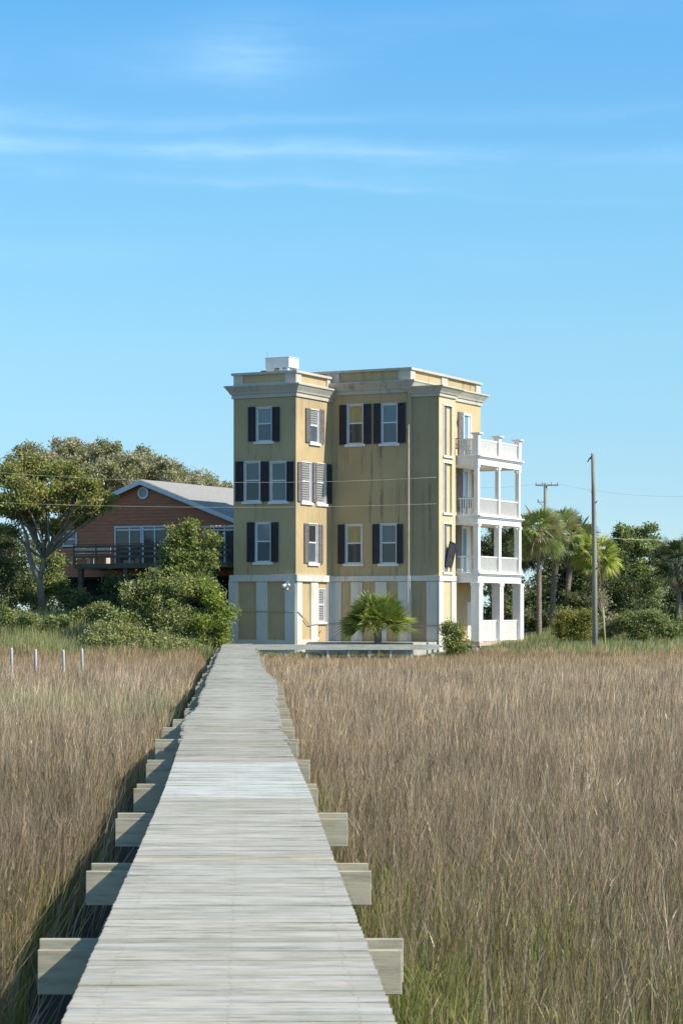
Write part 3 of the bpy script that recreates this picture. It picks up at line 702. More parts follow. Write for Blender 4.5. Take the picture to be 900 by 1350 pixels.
# ---------------------------------------------------------------- red house on the left
RY = 131.0; RPX = (190 - 450) * RY / F
RH = empty('red_house', (RPX, RY, 0), -TH); tag(RH, 'rust red clapboard house with white rake trim and grey shingle roof', 'house')
def ru(x, c=0):
    k = (x - 450) / F; return (k * (RY + c * VY) - (RPX + c * VX)) / (UX - k * UY)
def rz_(y, u, v=0): return EYE + (HZ - y) * (RY + u * UY + v * VY) / F
ap = rz_(636, 0); uL = ru(72); uR = ru(330); 
zL = rz_(692, uL); slope = (ap - rz_(683, ru(305))) / ru(305)
zLL = ap - slope * abs(uL); zRR = ap - slope * uR
wu0, wu1 = ru(152), ru(222); wz0, wz1 = rz_(746, wu0), rz_(694, wu0)
xu0, xu1 = ru(270), ru(312); xz0, xz1 = rz_(746, xu0), rz_(694, xu0)
su0, su1 = ru(84), ru(102.5); sz0, sz1 = rz_(721, su0), rz_(700, su0)
o = MB()
# clapboards as real lapped boards
zlo = rz_(760, 0); hh = .19
rects = [(wu0, wu1, wz0, wz1), (xu0, xu1, xz0, xz1), (su0, su1, sz0, sz1)]
z = zlo
while z < ap:
    z1_ = min(z + hh, ap)
    a = uL if z < zLL else -(ap - z) / slope; b_ = uR if z < zRR else (ap - z) / slope
    a2 = uL if z1_ < zLL else -(ap - z1_) / slope; b2 = uR if z1_ < zRR else (ap - z1_) / slope
    segs = [(a, b_)]
    for r0, r1, q0, q1 in rects:
        if q0 < z + hh * .5 < q1:
            ns = []
            for s0, s1 in segs:
                if r0 > s0 and r1 < s1: ns += [(s0, r0), (r1, s1)]
                else: ns.append((s0, s1))
            segs = ns
    for s0, s1 in segs:
        e0 = a2 if s0 == a else s0; e1 = b2 if s1 == b_ else s1
        o.add([(s0, -.045, z), (s1, -.045, z), (e1, -.01, z1_), (e0, -.01, z1_), (s0, 0, z), (s1, 0, z)], [(0, 1, 2, 3), (4, 5, 1, 0)])
    z += hh
o.add([(uL, 0, zlo), (uL, 12, zlo), (uL, 12, zLL), (uL, 0, zLL)], [(0, 1, 2, 3)]); o.add([(uR, 0, zlo), (uR, 14, zlo), (uR, 14, zRR), (uR, 0, zRR)], [(0, 1, 2, 3)])
o.build('wall', M['redwall'], RH)
o = MB(); e = .45; th = .14
for s, ue in ((-1, uL - .35), (1, uR + .35)):
    ze = ap - slope * abs(ue)
    o.add([(0, -e, ap + .02), (ue, -e, ze + .02), (ue, 14, ze + .02), (0, 14, ap + .02), (0, -e, ap + .02 + th), (ue, -e, ze + .02 + th), (ue, 14, ze + .02 + th), (0, 14, ap + .02 + th)],
          [(0, 1, 2, 3), (7, 6, 5, 4), (1, 2, 6, 5), (0, 1, 5, 4)])
rf = o.build('roof', M['shingle'], RH)
o = MB()
for ue in (uL - .35, uR + .35):
    ze = ap - slope * abs(ue)
    o.add([(0, -e - .03, ap - .14), (ue, -e - .03, ze - .14), (ue, -e - .03, ze + .13), (0, -e - .03, ap + .13), (0, -e - .002, ap - .14), (ue, -e - .002, ze - .14), (ue, -e - .002, ze + .13), (0, -e - .002, ap + .13)], [(0, 1, 2, 3), (7, 6, 5, 4), (0, 4, 5, 1), (3, 2, 6, 7)])
o.build('rake_board', M['frame'], rf)
o = MB(); vz = rz_(650, 0); 
ringo = [(math.cos(t), math.sin(t)) for t in np.linspace(0, 2 * math.pi, 25)[:-1]]
vs = [(c * r, y_, vz + s * r) for r, y_ in ((.36, -.05), (.36, -.12), (.25, -.12), (.25, -.06)) for c, s in ringo]
o.add(vs, [(i * 24 + k, i * 24 + (k + 1) % 24, (i + 1) * 24 + (k + 1) % 24, (i + 1) * 24 + k) for i in range(3) for k in range(24)])
rv = o.build('round_vent', M['frame'], RH)
o = MB(); o.add([(c * .25, -.07, vz + s * .25) for c, s in ringo], [tuple(range(24))]); o.build('pane', M['g_blind_sky'], rv)
def rwin(u0, u1, z0, z1, muls, transom=None, lo='g_dark'):
    o = MB(); k = .09
    for a, b_, q, r in ((u0, u0 + k, z0, z1), (u1 - k, u1, z0, z1), (u0 + k, u1 - k, z1 - k, z1), (u0 + k, u1 - k, z0, z0 + k)): o.box(a, b_, -.08, .0, q, r)
    for mu in muls: o.box(mu - .045, mu + .045, -.078, -.002, z0 + k, z1 - k)
    if transom: 
        es = [u0 + k] + sorted(muls) + [u1 - k]
        for a, b_ in zip(es[:-1], es[1:]): o.box(a + .05, b_ - .05, -.075, -.003, transom - .05, transom + .05)
    f_ = o.build('window', M['frame'], RH); p = MB(); p.add([(u0, -.02, z0), (u1, -.02, z0), (u1, -.02, z1), (u0, -.02, z1)], [(0, 1, 2, 3)]); p.build('pane', M[lo], f_)
rwin(wu0, wu1, wz0, wz1, [ru(172), ru(187), ru(189.5), ru(205)], rz_(699, wu0)); rwin(xu0, xu1, xz0, xz1, [ru(283), ru(297)], rz_(699, xu0))
rwin(su0, su1, sz0, sz1, [], rz_(711, su0), 'g_mid')
# raised deck with rail and posts
o = MB(); dzt = rz_(744, ru(97), -2.2); dv = -2.6
o.box(ru(97, dv), uR, dv, -.06, dzt - .28, dzt); dk = o.build('raised_deck', M['darkwood'], RH)
o = MB(); du0 = ru(97, dv)
for q in (.32, .62, .9): o.box(du0, uR, dv + .0, dv + .05, dzt + q, dzt + q + .13)
for u in np.arange(du0, uR, 1.5): o.box(u, u + .09, dv - .02, dv - .001, dzt, dzt + 1.08)
o.box(du0, uR, dv - .06, dv + .12, dzt + 1.08, dzt + 1.12)
for q in (.32, .62, .9): o.box(du0, du0 + .05, dv + .06, -.1, dzt + q, dzt + q + .13)
o.build('railing', M['darkwood'], dk)
for u in (du0 + .25, du0 + 3.3, du0 + 6.3, du0 + 9): o = MB(); o.box(u, u + .25, dv + .1, dv + .35, -.5, dzt - .281); o.build('post', M['darkwood'], dk)
for u in (uL + .3, uL + 4, 0, 3, uR - .3): o = MB(); o.box(u, u + .3, 1, 1.3, 0, zlo); o.build('stilt', M['darkwood'], RH)
o = MB(); o.box(uL + .2, uR, .8, .9, -.5, zlo + .3); o.box(uL, uR, -.05, 12, zlo - .15, zlo + .0); o.build('crawlspace_shade', M['void'], RH)  # black sheets added where only shade lies below the floor
# benches/tables on the deck catching light
def bench(u, label):
    l = Vector((RPX + u * UX + (-1.6) * VX, RY + u * UY + (-1.6) * VY, dzt)); b_ = empty('bench', l, -TH); tag(b_, label, 'bench')
    o = MB(); o.box(-.65, .65, -.2, .2, .42, .47); o.build('seat', M['postwood'], b_)
    o = MB(); o.box(-.65, .65, .2, .24, .62, .95); o.build('backrest', M['postwood'], b_)
    for s in (-.55, .55): o = MB(); o.box(s - .05, s + .05, -.18, .24, 0, .418); o.build('leg', M['postwood'], b_)
bench(ru(108, -1.6), 'pale wooden bench at the left end of the raised deck of the red house'); bench(ru(131, -1.6), 'pale wooden bench on the raised deck just left of the sliding doors')

# pale house glimpsed behind the oaks
PH = empty('pale_house', (-15.5, 172, 0), -TH); tag(PH, 'pale cream house mostly hidden behind the grey oaks', 'house')
o = MB(); o.box(-5.2, 4, 0, 8, 0, 11.3); o.build('wall', M['trim_white'], PH)
o = MB(); o.ring(-5.2, 4, 0, 8, [(.4, 11.3), (.4, 11.45), (-2.5, 12.4)]); o.build('roof', M['shingle'], PH)
for u in (-4, -1.2, 1.6):
    for z in (5.2, 8.6):
        o = MB(); o.box(u, u + 1.1, -.06, -.001, z, z + 1.5); f_ = o.build('window', M['frame'], PH); o = MB(); o.box(u + .1, u + 1.0, -.075, -.061, z + .1, z + 1.4); o.build('pane', M['g_dark'], f_)

# ---------------------------------------------------------------- foliage
def leaves(name, clumps, n, size, cols, parent, m=None, aspect=1.0, up=.35, tipdir=None):
    n = int(n * 1.9); size *= .68
    """clumps: list of (centre, (rx,ry,rz)); leaves in sub-clumps through each volume"""
    fr = []
    for c, rr in clumps:
        c = np.array(c); rr = np.array(rr)
        fr.append((c, rr * .62))
        for _ in range(8):
            d = RNG.normal(size=3); d /= np.linalg.norm(d); k = RNG.uniform(.18, .32) if cols is GREY else RNG.uniform(.28, .5)
            fr.append((c + d * rr * RNG.uniform(.55, .85), np.full(3, rr.mean() * k) * np.array([1.1, 1.1, .85])))
    clumps = fr
    C = np.array([c for c, r in clumps]); Rr = np.array([r for c, r in clumps]); vol = Rr.prod(1) ** .75; vol = vol / vol.sum()
    idx = RNG.choice(len(clumps), n, p=vol)
    # sub-clump centres
    ns = max(6, n // 60); sid = RNG.choice(len(clumps), ns, p=vol)
    dirs = RNG.normal(size=(ns, 3)); dirs /= np.linalg.norm(dirs, axis=1)[:, None]; rad = (.4 + .6 * RNG.random(ns) ** .6) * np.where(RNG.random(ns) < .22, RNG.uniform(1.05, 1.4, ns), 1) * RNG.normal(1, .08, ns)
    SC = C[sid] + dirs * Rr[sid] * rad[:, None]
    pick = RNG.integers(0, ns, n); srad = (Rr[sid].mean(1) * .16 + .13)
    P = SC[pick] + RNG.normal(size=(n, 3)) * srad[pick][:, None] * np.array([1, 1, .75])
    nr = RNG.normal(size=(n, 3)); nr[:, 2] += up; nr /= np.linalg.norm(nr, axis=1)[:, None]
    t = RNG.normal(size=(n, 3)); t -= nr * (t * nr).sum(1)[:, None]; t /= np.linalg.norm(t, axis=1)[:, None]; b = np.cross(nr, t)
    s = size * RNG.uniform(.6, 1.35, n)[:, None]
    t = t * s; b = b * s * .5 * aspect
    V = np.stack([P - t, P - b * .9 , P + t, P + b], 1).reshape(-1, 3)
    Q = np.arange(4 * n).reshape(-1, 4)
    cols = np.array(cols, float); tone = RNG.random(ns)
    ci = np.clip((tone[pick] * len(cols)).astype(int), 0, len(cols) - 1)
    ci = np.where(RNG.random(n) < .25, RNG.integers(0, len(cols), n), ci)
    cc = cols[ci] * RNG.uniform(.75, 1.25, n)[:, None] * (RNG.uniform(.8, 1.2, ns)[pick])[:, None]
    return npmesh(name, V, Q, np.repeat(cc, 4, 0), m or M['leaf'], parent), SC

GREY = [(.35, .33, .18), (.42, .39, .24), (.27, .28, .13), (.48, .43, .30), (.32, .35, .13)]
SHRUB = [(.26, .30, .09), (.33, .36, .12), (.19, .23, .07), (.40, .41, .20)]
LIME = [(.28, .35, .06), (.22, .29, .05), (.34, .38, .12)]
DARK = [(.13, .16, .06), (.17, .20, .08), (.09, .12, .045), (.23, .26, .12)]
MID = [(.25, .31, .10), (.31, .36, .12), (.18, .24, .08), (.37, .39, .18)]
YEL = [(.28, .28, .06), (.22, .24, .05), (.34, .32, .10)]

def tree(name, label, cat, base, clumps, n, size, cols, trunk_r=.2, group=None, twigs=0, lean=0, trunkmat='bark', stems=1, aspect=1, notrunk=False):
    """clumps in photo px: (x, y, rx_px, ry_px, Y)"""
    bx, bY = base; X = (bx - 450) * bY / F; gz = float(hgt(X, bY)); t = empty(name, (X, bY, gz)); tag(t, label, cat, group)
    cl = []
    for c in clumps:
        Yc = c[4] if len(c) > 4 else bY
        p = Vector(at(c[0], c[1], Yc)) - Vector((X, bY, gz)); rx, rz2 = c[2] * Yc / F, c[3] * Yc / F
        cl.append((tuple(p), (rx, (rx + rz2) / 2, rz2)))
    cr, SC = leaves('crown' if 'tree' in name or 'oak' in name else 'foliage', cl, n, size, cols, t, aspect=aspect)
    mb = MB()
    tops = [Vector(c[0]) for c in cl]; mean = sum(tops, Vector()) / len(tops)
    low = min(c[0][2] - c[1][2] * .6 for c in cl); fork = Vector((mean.x * .35 + lean, 0, max(.3, low * .75)))
    for s_ in range(0 if notrunk else stems):
        o_ = Vector((random.uniform(-.3, .3), random.uniform(-.2, .2), 0)) if stems > 1 else Vector()
        mid = fork * .5 + Vector((random.uniform(-.15, .15), random.uniform(-.1, .1), 0)) + o_
        mb.tube([o_ + Vector((0, 0, -.3)), o_ + Vector((.02, 0, .2)), mid, fork + o_ * .5], [trunk_r * 1.25, trunk_r, trunk_r * .8, trunk_r * .65], 8)
    for c in cl:
        e = Vector(c[0]); a = fork; q = a.lerp(e, .5) + Vector((random.uniform(-.3, .3), random.uniform(-.3, .3), random.uniform(-.1, .3)))
        mb.tube([a, a.lerp(q, .5) + Vector((random.uniform(-.25, .25), 0, .05)), q, e], [trunk_r * (.35 if notrunk else .6), trunk_r * .45, trunk_r * .33, trunk_r * .12], 6)
    if twigs:
        for k in RNG.choice(len(SC), min(twigs, len(SC)), replace=False):
            e = Vector(SC[k]); c = min(cl, key=lambda q: (Vector(q[0]) - e).length); a = Vector(c[0]).lerp(fork, .25)
            q = a.lerp(e, .55) + Vector((random.uniform(-.2, .2), random.uniform(-.2, .2), .1)); e2 = e + (e - a).normalized() * .25
            mb.tube([a, q, e2], [.035, .022, .006], 4, cap=False)
    if not notrunk: mb.build('trunk' if cat == 'tree' else 'stem', M[trunkmat], t, smooth=True)
    else: mb.build('branches', M[trunkmat], t, smooth=True)
    return t

# the wind-shaped oaks behind the red house
GB = 'grey green oaks behind the red house'
for i, (x, top, r, Yd, n, lb) in enumerate((
    (45, 578, 40, 166, 6500, 'rounded grey green oak at the far left behind the nearer oak'), (95, 573, 46, 168, 8500, 'tallest rounded grey green oak of the row behind the red house'),
    (140, 578, 44, 163, 8500, 'broad grey green oak behind the left roof slope of the red house'), (185, 586, 42, 167, 7500, 'grey green oak directly behind the red roof peak'),
    (228, 600, 36, 162, 6500, 'grey green oak behind the middle of the grey shingle roof'), (264, 615, 30, 166, 5000, 'lower grey green oak behind the right part of the shingle roof'), (294, 629, 22, 164, 3200, 'lowest grey green oak of the row, next to the ochre house'))):
    tree('oak_tree', lb, 'tree', (x, Yd), [(x, top + 20, r * .7, 20, Yd), (x - r * .6, top + 34, r * .55, 22, Yd + 2), (x + r * .6, top + 36, r * .55, 22, Yd - 2), (x, top + 46, r * .9, 24, Yd - 3), (x + 4, top + 78, r * .8, 22, Yd)], int(n*1.3), .15, GREY, .3, GB, twigs=90)
# nearer oak at the left
t = tree('oak_tree', 'gnarled yellow green oak with bare forked trunk in front of the red house', 'tree', (53, 122),
     [(10, 622, 26, 22), (42, 618, 24, 20, 123), (78, 622, 24, 20, 122), (106, 640, 24, 20, 121), (128, 660, 20, 15, 121), (30, 650, 30, 20, 120), (66, 652, 28, 18, 121), (94, 668, 26, 16, 124), (6, 668, 24, 20, 122), (44, 682, 26, 14, 123), (70, 694, 20, 12, 122), (112, 684, 16, 8, 122), (140, 668, 8, 6, 121), (14, 700, 18, 12, 123)], 20000, .125, [(.29, .31, .07), (.35, .34, .09), (.23, .26, .08), (.40, .37, .16)], .17, twigs=220, notrunk=True)
mb = MB()
def loc(x, y, Yd=122): return Vector(at(x, y, Yd)) - Vector(t.location)
mb.tube([loc(56, 800), loc(53, 768), loc(43, 745), loc(37, 724), loc(36, 706), loc(22, 675)], [.2, .17, .14, .12, .08, .04], 8)
mb.tube([loc(52, 765), loc(57, 745), loc(58, 722), loc(66, 700), loc(84, 680), loc(100, 660)], [.15, .12, .1, .09, .06, .03], 8)
mb.build('trunk', M['bark'], t, smooth=True)
# understorey on the left
sh = [
 ('dark_shrub', 'dark shrub at the far left edge under the yellow green oak', (12, 126), [(8, 765, 24, 30), (30, 780, 22, 22), (5, 725, 18, 26)], 4500, .12, DARK),
 ('dark_shrub', 'dark shrub behind the forked oak trunk', (60, 128), [(50, 775, 26, 24), (75, 750, 18, 34), (90, 790, 20, 16)], 5000, .12, MID),
 ('dark_shrub', 'dark low shrub in the shade beneath the raised deck', (120, 127), [(115, 800, 26, 14), (150, 800, 26, 14), (95, 812, 20, 10)], 3500, .12, DARK),
 ('leafy_shrub', 'tallest leafy shrub rising in front of the sliding doors of the red house', (240, 115.6), [(243, 708, 24, 14), (228, 728, 18, 14), (262, 738, 20, 22), (244, 765, 22, 20), (268, 775, 16, 20), (256, 693, 10, 6), (226, 694, 7, 5), (276, 712, 9, 14), (218, 748, 10, 10)], 10500, .11, [(.24, .29, .07), (.30, .34, .09), (.17, .22, .06), (.37, .39, .16)]),
 ('leafy_shrub', 'broad leafy shrub left of the tallest shrub below the raised deck', (200, 114.8), [(200, 768, 20, 16), (182, 788, 24, 18), (215, 796, 30, 24), (160, 812, 26, 18), (196, 828, 36, 20), (232, 775, 18, 20), (205, 752, 8, 10), (172, 776, 8, 10)], 11500, .11, SHRUB),
 ('leafy_shrub', 'bright yellow green shrub against the corner of the ochre house', (284, 114.6), [(284, 790, 14, 12), (290, 812, 16, 18), (270, 822, 22, 18), (262, 842, 22, 14), (276, 776, 7, 9), (296, 838, 10, 14)], 8000, .10, LIME),
 ('leafy_shrub', 'dense mid green shrub between the broad shrub and the boardwalk end', (240, 114.6), [(235, 815, 26, 18), (248, 835, 26, 18), (222, 842, 24, 14)], 9000, .105, SHRUB),
 ('dark_tree', 'dark evergreen tree behind the forked yellow green oak at the left edge', (20, 150), [(10, 730, 40, 40), (50, 770, 40, 34), (0, 790, 40, 30), (70, 800, 30, 20)], 9000, .15, DARK),
 ('leafy_shrub', 'feathery green shrub low on the bank under the left end of the raised deck', (118, 120), [(120, 812, 14, 9), (104, 816, 10, 7), (134, 806, 12, 12)], 3000, .10, SHRUB),
 ('leafy_shrub', 'shaggy green shrub on the bank directly below the trunk of the forked oak', (45, 118), [(40, 818, 16, 9), (60, 824, 18, 8), (22, 826, 14, 7), (80, 820, 10, 8)], 3600, .10, MID),
 ('leafy_shrub', 'small shaggy green shrub on the bank at the left edge of the view', (5, 119), [(4, 812, 18, 10), (-14, 818, 16, 10)], 2600, .10, SHRUB),
 ('dark_shrub', 'wide dark shrub under the left end of the raised deck of the red house', (180, 126), [(180, 780, 30, 18), (210, 770, 24, 18), (150, 775, 22, 16), (240, 790, 26, 18)], 4500, .12, DARK),
 ('leafy_shrub', 'low spreading pale green shrub at the marsh edge left of the boardwalk', (160, 112.8), [(150, 838, 30, 16), (180, 846, 34, 15), (212, 850, 30, 14), (130, 846, 24, 12), (245, 856, 22, 10)], 9500, .10, [(.33, .35, .13), (.40, .41, .18), (.26, .29, .11)]),
]
for nm, lb, base, cl, n, sz, cols in sh: tree(nm, lb, 'tree' if 'tree' in nm else 'shrub', base, cl, n, sz, cols, .05, twigs=40, stems=3)

# right-hand side
rt = [
 ('dark_tree', 'dark evergreen tree seen between the white balcony columns', 'tree', (665, 148), [(655, 725, 28, 34), (690, 718, 28, 34), (640, 760, 26, 34), (668, 790, 34, 36), (700, 800, 26, 34)], 12000, .15, DARK, .2),
 ('dark_tree', 'dark evergreen tree behind the trunks of the tall palms', 'tree', (738, 150), [(735, 770, 30, 36), (765, 760, 26, 36), (750, 810, 36, 28), (715, 800, 24, 30)], 12000, .15, DARK, .2),
 ('leafy_tree', 'tallest leafy green tree with upright tufted top at the right', 'tree', (835, 146), [(815, 710, 12, 14), (822, 700, 10, 12), (850, 702, 12, 16), (836, 722, 30, 18), (862, 725, 16, 16), (825, 750, 30, 26), (855, 765, 28, 30), (845, 800, 34, 24), (805, 735, 14, 18), (800, 760, 20, 26)], 15000, .15, MID, .22),
 ('dark_tree', 'dark tree at the right edge behind the shaggy palm', 'tree', (893, 149), [(885, 740, 24, 24), (905, 770, 30, 36), (880, 800, 28, 30), (915, 730, 22, 24)], 10000, .15, DARK, .2),
 ('yellow_shrub', 'rounded yellow green shrub between the palm trunks and the utility pole', 'shrub', (758, 121), [(745, 818, 16, 14), (768, 818, 18, 15), (756, 828, 24, 14)], 7500, .09, YEL, .05),
 ('grey_shrub', 'thin pale grey shrub just right of the utility pole', 'shrub', (808, 123), [(808, 822, 14, 16), (800, 835, 14, 12), (790, 800, 12, 30, 130)], 2600, .10, GREY, .05),
 ('leafy_shrub', 'broad olive green shrub right of the utility pole', 'shrub', (848, 122), [(832, 822, 18, 14), (852, 818, 22, 18), (872, 830, 20, 14), (840, 838, 24, 10)], 9000, .10, [(.25, .29, .10), (.31, .34, .13), (.19, .23, .08)], .05),
 ('leafy_shrub', 'low green shrub at the right edge of the bank', 'shrub', (900, 124), [(893, 832, 18, 12), (912, 822, 22, 18)], 4500, .10, MID, .05),
 ('leafy_shrub', 'tangled green shrub beneath the palm with the dead skirt', 'shrub', (775, 134), [(775, 790, 30, 24), (815, 785, 22, 26), (790, 815, 34, 18)], 8000, .12, [(.13, .16, .055), (.18, .19, .09), (.10, .13, .045)], .06),
 ('dark_shrub', 'long dark thicket behind the palm trunks at ground level', 'shrub', (735, 142), [(700, 815, 24, 14), (735, 812, 26, 16), (770, 815, 26, 16)], 5000, .13, DARK, .05),
 ('dark_shrub', 'dark thicket filling the gap below the tallest leafy tree', 'shrub', (850, 140), [(815, 812, 26, 16), (850, 808, 30, 20), (890, 812, 28, 18)], 5500, .13, DARK, .05),
 ('leafy_shrub', 'small bright shrub in front of the lower white corner of the bay', 'shrub', (598, 113.5), [(590, 828, 9, 8), (604, 832, 9, 12), (596, 845, 13, 12), (598, 860, 12, 10), (610, 852, 7, 10)], 2600, .085, [(.28, .33, .08), (.22, .26, .06), (.34, .34, .13)], .04),
]
for nm, lb, ca, base, cl, n, sz, cols, tr in rt: tree(nm, lb, ca, base, cl, n, sz, cols, tr, twigs=60, stems=1 if ca == 'tree' else 3)
# woods beyond the frame on both sides and behind
for x, Yd, top, lb in ((-70, 160, 590, 0), (-160, 165, 600, 0), (985, 155, 700, 1), (1075, 150, 705, 1), (600, 190, 752, 2), (440, 195, 760, 2)):
    if lb == 2: continue
    tree('oak_tree', ('grey green oak beyond the left edge of the picture', 'evergreen oak beyond the right edge of the picture')[lb], 'tree', (x, Yd), [(x, top + 30, 44, 30), (x - 30, top + 60, 34, 36), (x + 30, top + 60, 34, 36), (x, top + 90, 50, 40)], 5000, .2, (GREY, DARK)[lb], .3, 'oaks beyond the edges of the view')

# palms
def fan(V, T, C, org, d, size, droop, col, nl=23, pet=.75, spread=1.25):
    """one costapalmate fan frond"""
    d = d / np.linalg.norm(d); upv = np.array([0, 0, 1.0]); side = np.cross(d, upv); side /= (np.linalg.norm(side) + 1e-6); nrm = np.cross(side, d)
    ro = random.gauss(0, .75); side, nrm = side * math.cos(ro) + nrm * math.sin(ro), nrm * math.cos(ro) - side * math.sin(ro)
    hub = org + d * pet * size; hub[2] -= droop * .15 * size
    # petiole
    def quad(a, b, w0, w1, c0, ax):
        i = len(V); V.extend([a - ax * w0, a + ax * w0, b + ax * w1, b - ax * w1]); T.append((i, i + 1, i + 2, i + 3)); C.extend([c0] * 4)
    quad(org, hub, .022, .016, tuple(np.array(col) * 1.1), side)
    for k in range(nl):
        a = (k / (nl - 1) - .5) * 2 * spread + random.uniform(-.05, .05); L = size * (.95 - .28 * abs(a) / spread) * random.uniform(.88, 1.08)
        dd = d * math.cos(a) + side * math.sin(a) + nrm * (.12 * abs(math.sin(a)))
        e1 = hub + dd * L * .55; e1[2] -= droop * .06 * size
        e2 = hub + dd * L * .98; e2[2] -= droop * (.30 + random.uniform(-.12, .2)) * size
        w = .032 * size
        ax = np.cross(dd, nrm + side * .3); ax /= np.linalg.norm(ax)
        c = tuple(np.array(col) * random.uniform(.75, 1.3))
        i = len(V); V.extend([hub.copy(), e1 - ax * w, e1 + ax * w, e2]); T.append((i, i + 1, i + 3, i + 2)); C.extend([c] * 4)
def palm(label, x, Yd, crown_y, size, nf, trunk_r, cols, skirt=10, base_y=None, group='cabbage palms right of the house', name='palm_tree', low=-.75, lean=0):
    X = (x - 450) * Yd / F; gz = float(hgt(X, Yd)); t = empty(name, (X, Yd, gz)); tag(t, label, 'palm', group)
    ch = EYE + (HZ - crown_y) * Yd / F - gz
    org = np.array([lean, 0, ch])
    V, T, C = [], [], []
    nf = int(nf * 1.35)
    for i in range(nf):
        az = i * 2.39996 + random.uniform(-.2, .2); el = math.asin(low + (1.0 - low) * ((i + .5) / nf) ** .85 * .97)
        d = np.array([math.cos(az) * math.cos(el), math.sin(az) * math.cos(el), math.sin(el)])
        c = np.array(cols[i % len(cols)]) * random.uniform(.8, 1.2)
        fan(V, T, C, org + d * .12, d, size * random.uniform(.85, 1.1), .75 - .45 * math.sin(el), c)
    npmesh('crown', np.array(V), np.array(T), np.array(C), M['frond'], t)
    if skirt:
        V, T, C = [], [], []
        for i in range(skirt):
            az = random.uniform(0, 6.28); el = random.uniform(-1.35, -.75)
            d = np.array([math.cos(az) * math.cos(el), math.sin(az) * math.cos(el), math.sin(el)])
            fan(V, T, C, org - np.array([0, 0, .15]) + d * .1, d, size * random.uniform(.6, .85), .5, (.46, .38, .28), 11, .7, .7)
        npmesh('dead_fronds', np.array(V), np.array(T), np.array(C), M['frond'], t)
    mb = MB(); n = 14; pts = []; rd = []
    for i in range(n + 1):
        s = i / n; pts.append((lean * s ** 2, .06 * math.sin(s * 3), -.3 + (ch + .3) * s)); rd.append(trunk_r * (1.25 - .3 * min(1, s * 4) + (.12 if i % 2 else 0) + (.35 if s > .9 else 0)))
    mb.tube(pts, rd, 10); mb.build('trunk', M['palmbark'], t, smooth=True)
    return t
PC = [(.27, .33, .09), (.20, .26, .07), (.34, .37, .14), (.44, .40, .22)]
PD = [(.11, .14, .055), (.15, .18, .08), (.09, .115, .045)]
palm('tall cabbage palm with pale slender trunk, nearest the white balconies', 710, 128, 700, 1.0, 46, .15, PC, 12)
palm('cabbage palm with dark trunk directly behind the pale trunked palm', 727, 133, 700, 1.02, 40, .17, PC, 12, lean=.45)
palm('cabbage palm with dark green crown left of the utility pole, third from the balconies', 745, 137, 712, 1.05, 38, .16, PD + PC[:1], 12, lean=.5)
palm('cabbage palm with a shaggy grey skirt of dead fronds beside the utility pole', 779, 131, 733, .95, 40, .17, [(.38, .43, .07), (.29, .35, .06), (.44, .46, .13)], 46, lean=.3)
palm('shaggy dark cabbage palm at the right edge of the view', 894, 134, 742, 1.15, 34, .16, PD, 30)
palm('dark cabbage palm half hidden behind the outer balcony columns', 684, 139, 722, 1.05, 34, .16, PD, 10)
palm('bushy fan palm without a tall trunk in front of the ochre house', 498, 114.9, 826, 1.2, 62, .2, [(.28, .34, .07), (.21, .27, .05), (.34, .37, .11)], 0, group=None, name='fan_palm', low=.02)

# ---------------------------------------------------------------- grasses
def blades(name, X, Y, Hh, wid, lean, colb, colt, m, label, cat, zoff=0):
    n = len(X); Zg = hgt(X, Y) - .03 + zoff
    az = RNG.uniform(0, 2 * np.pi, n); wx, wy = np.cos(az), np.sin(az) * .4
    lx = lean[0] + RNG.normal(0, .055, n); ly = lean[1] + RNG.normal(0, .13, n)
    bend = RNG.uniform(.0, .25, n) ** 1.8 * 2 * np.sign(RNG.normal(size=n) + .4)
    P0 = np.stack([X, Y, Zg], 1)
    P1 = P0 + np.stack([lx * Hh * .45, ly * Hh * .45, Hh * .55], 1)
    P2 = P0 + np.stack([(lx + bend) * Hh, ly * Hh, Hh * np.sqrt(np.clip(1 - bend ** 2, .3, 1))], 1)
    Wd = np.stack([wx, wy, wx * 0], 1) * (wid / 2)[:, None]
    V = np.stack([P0 - Wd, P0 + Wd, P1 + Wd * .9, P1 - Wd * .9, P2], 1).reshape(-1, 3)
    k = np.arange(n) * 5
    Q = np.stack([k, k + 1, k + 2, k + 3], 1); T = np.stack([k + 3, k + 2, k + 4], 1)
    mid = colb * .45 + colt * .55
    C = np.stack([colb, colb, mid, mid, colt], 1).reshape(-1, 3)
    o = npmesh(name, V, Q, C, m, None, T); tag(o, label, cat, kind='stuff'); return o
def vnoise(X, Y, s, seed=0):
    r = np.random.default_rng(seed); G = r.random((128, 128)); x = X / s + 500.3; y = Y / s + 500.7
    xi, yi = np.floor(x).astype(int), np.floor(y).astype(int); fx, fy = x - xi, y - yi; fx = fx * fx * (3 - 2 * fx); fy = fy * fy * (3 - 2 * fy)
    g = lambda a, b: G[a % 128, b % 128]
    return (g(xi, yi) * (1 - fx) + g(xi + 1, yi) * fx) * (1 - fy) + (g(xi, yi + 1) * (1 - fx) + g(xi + 1, yi + 1) * fx) * fy
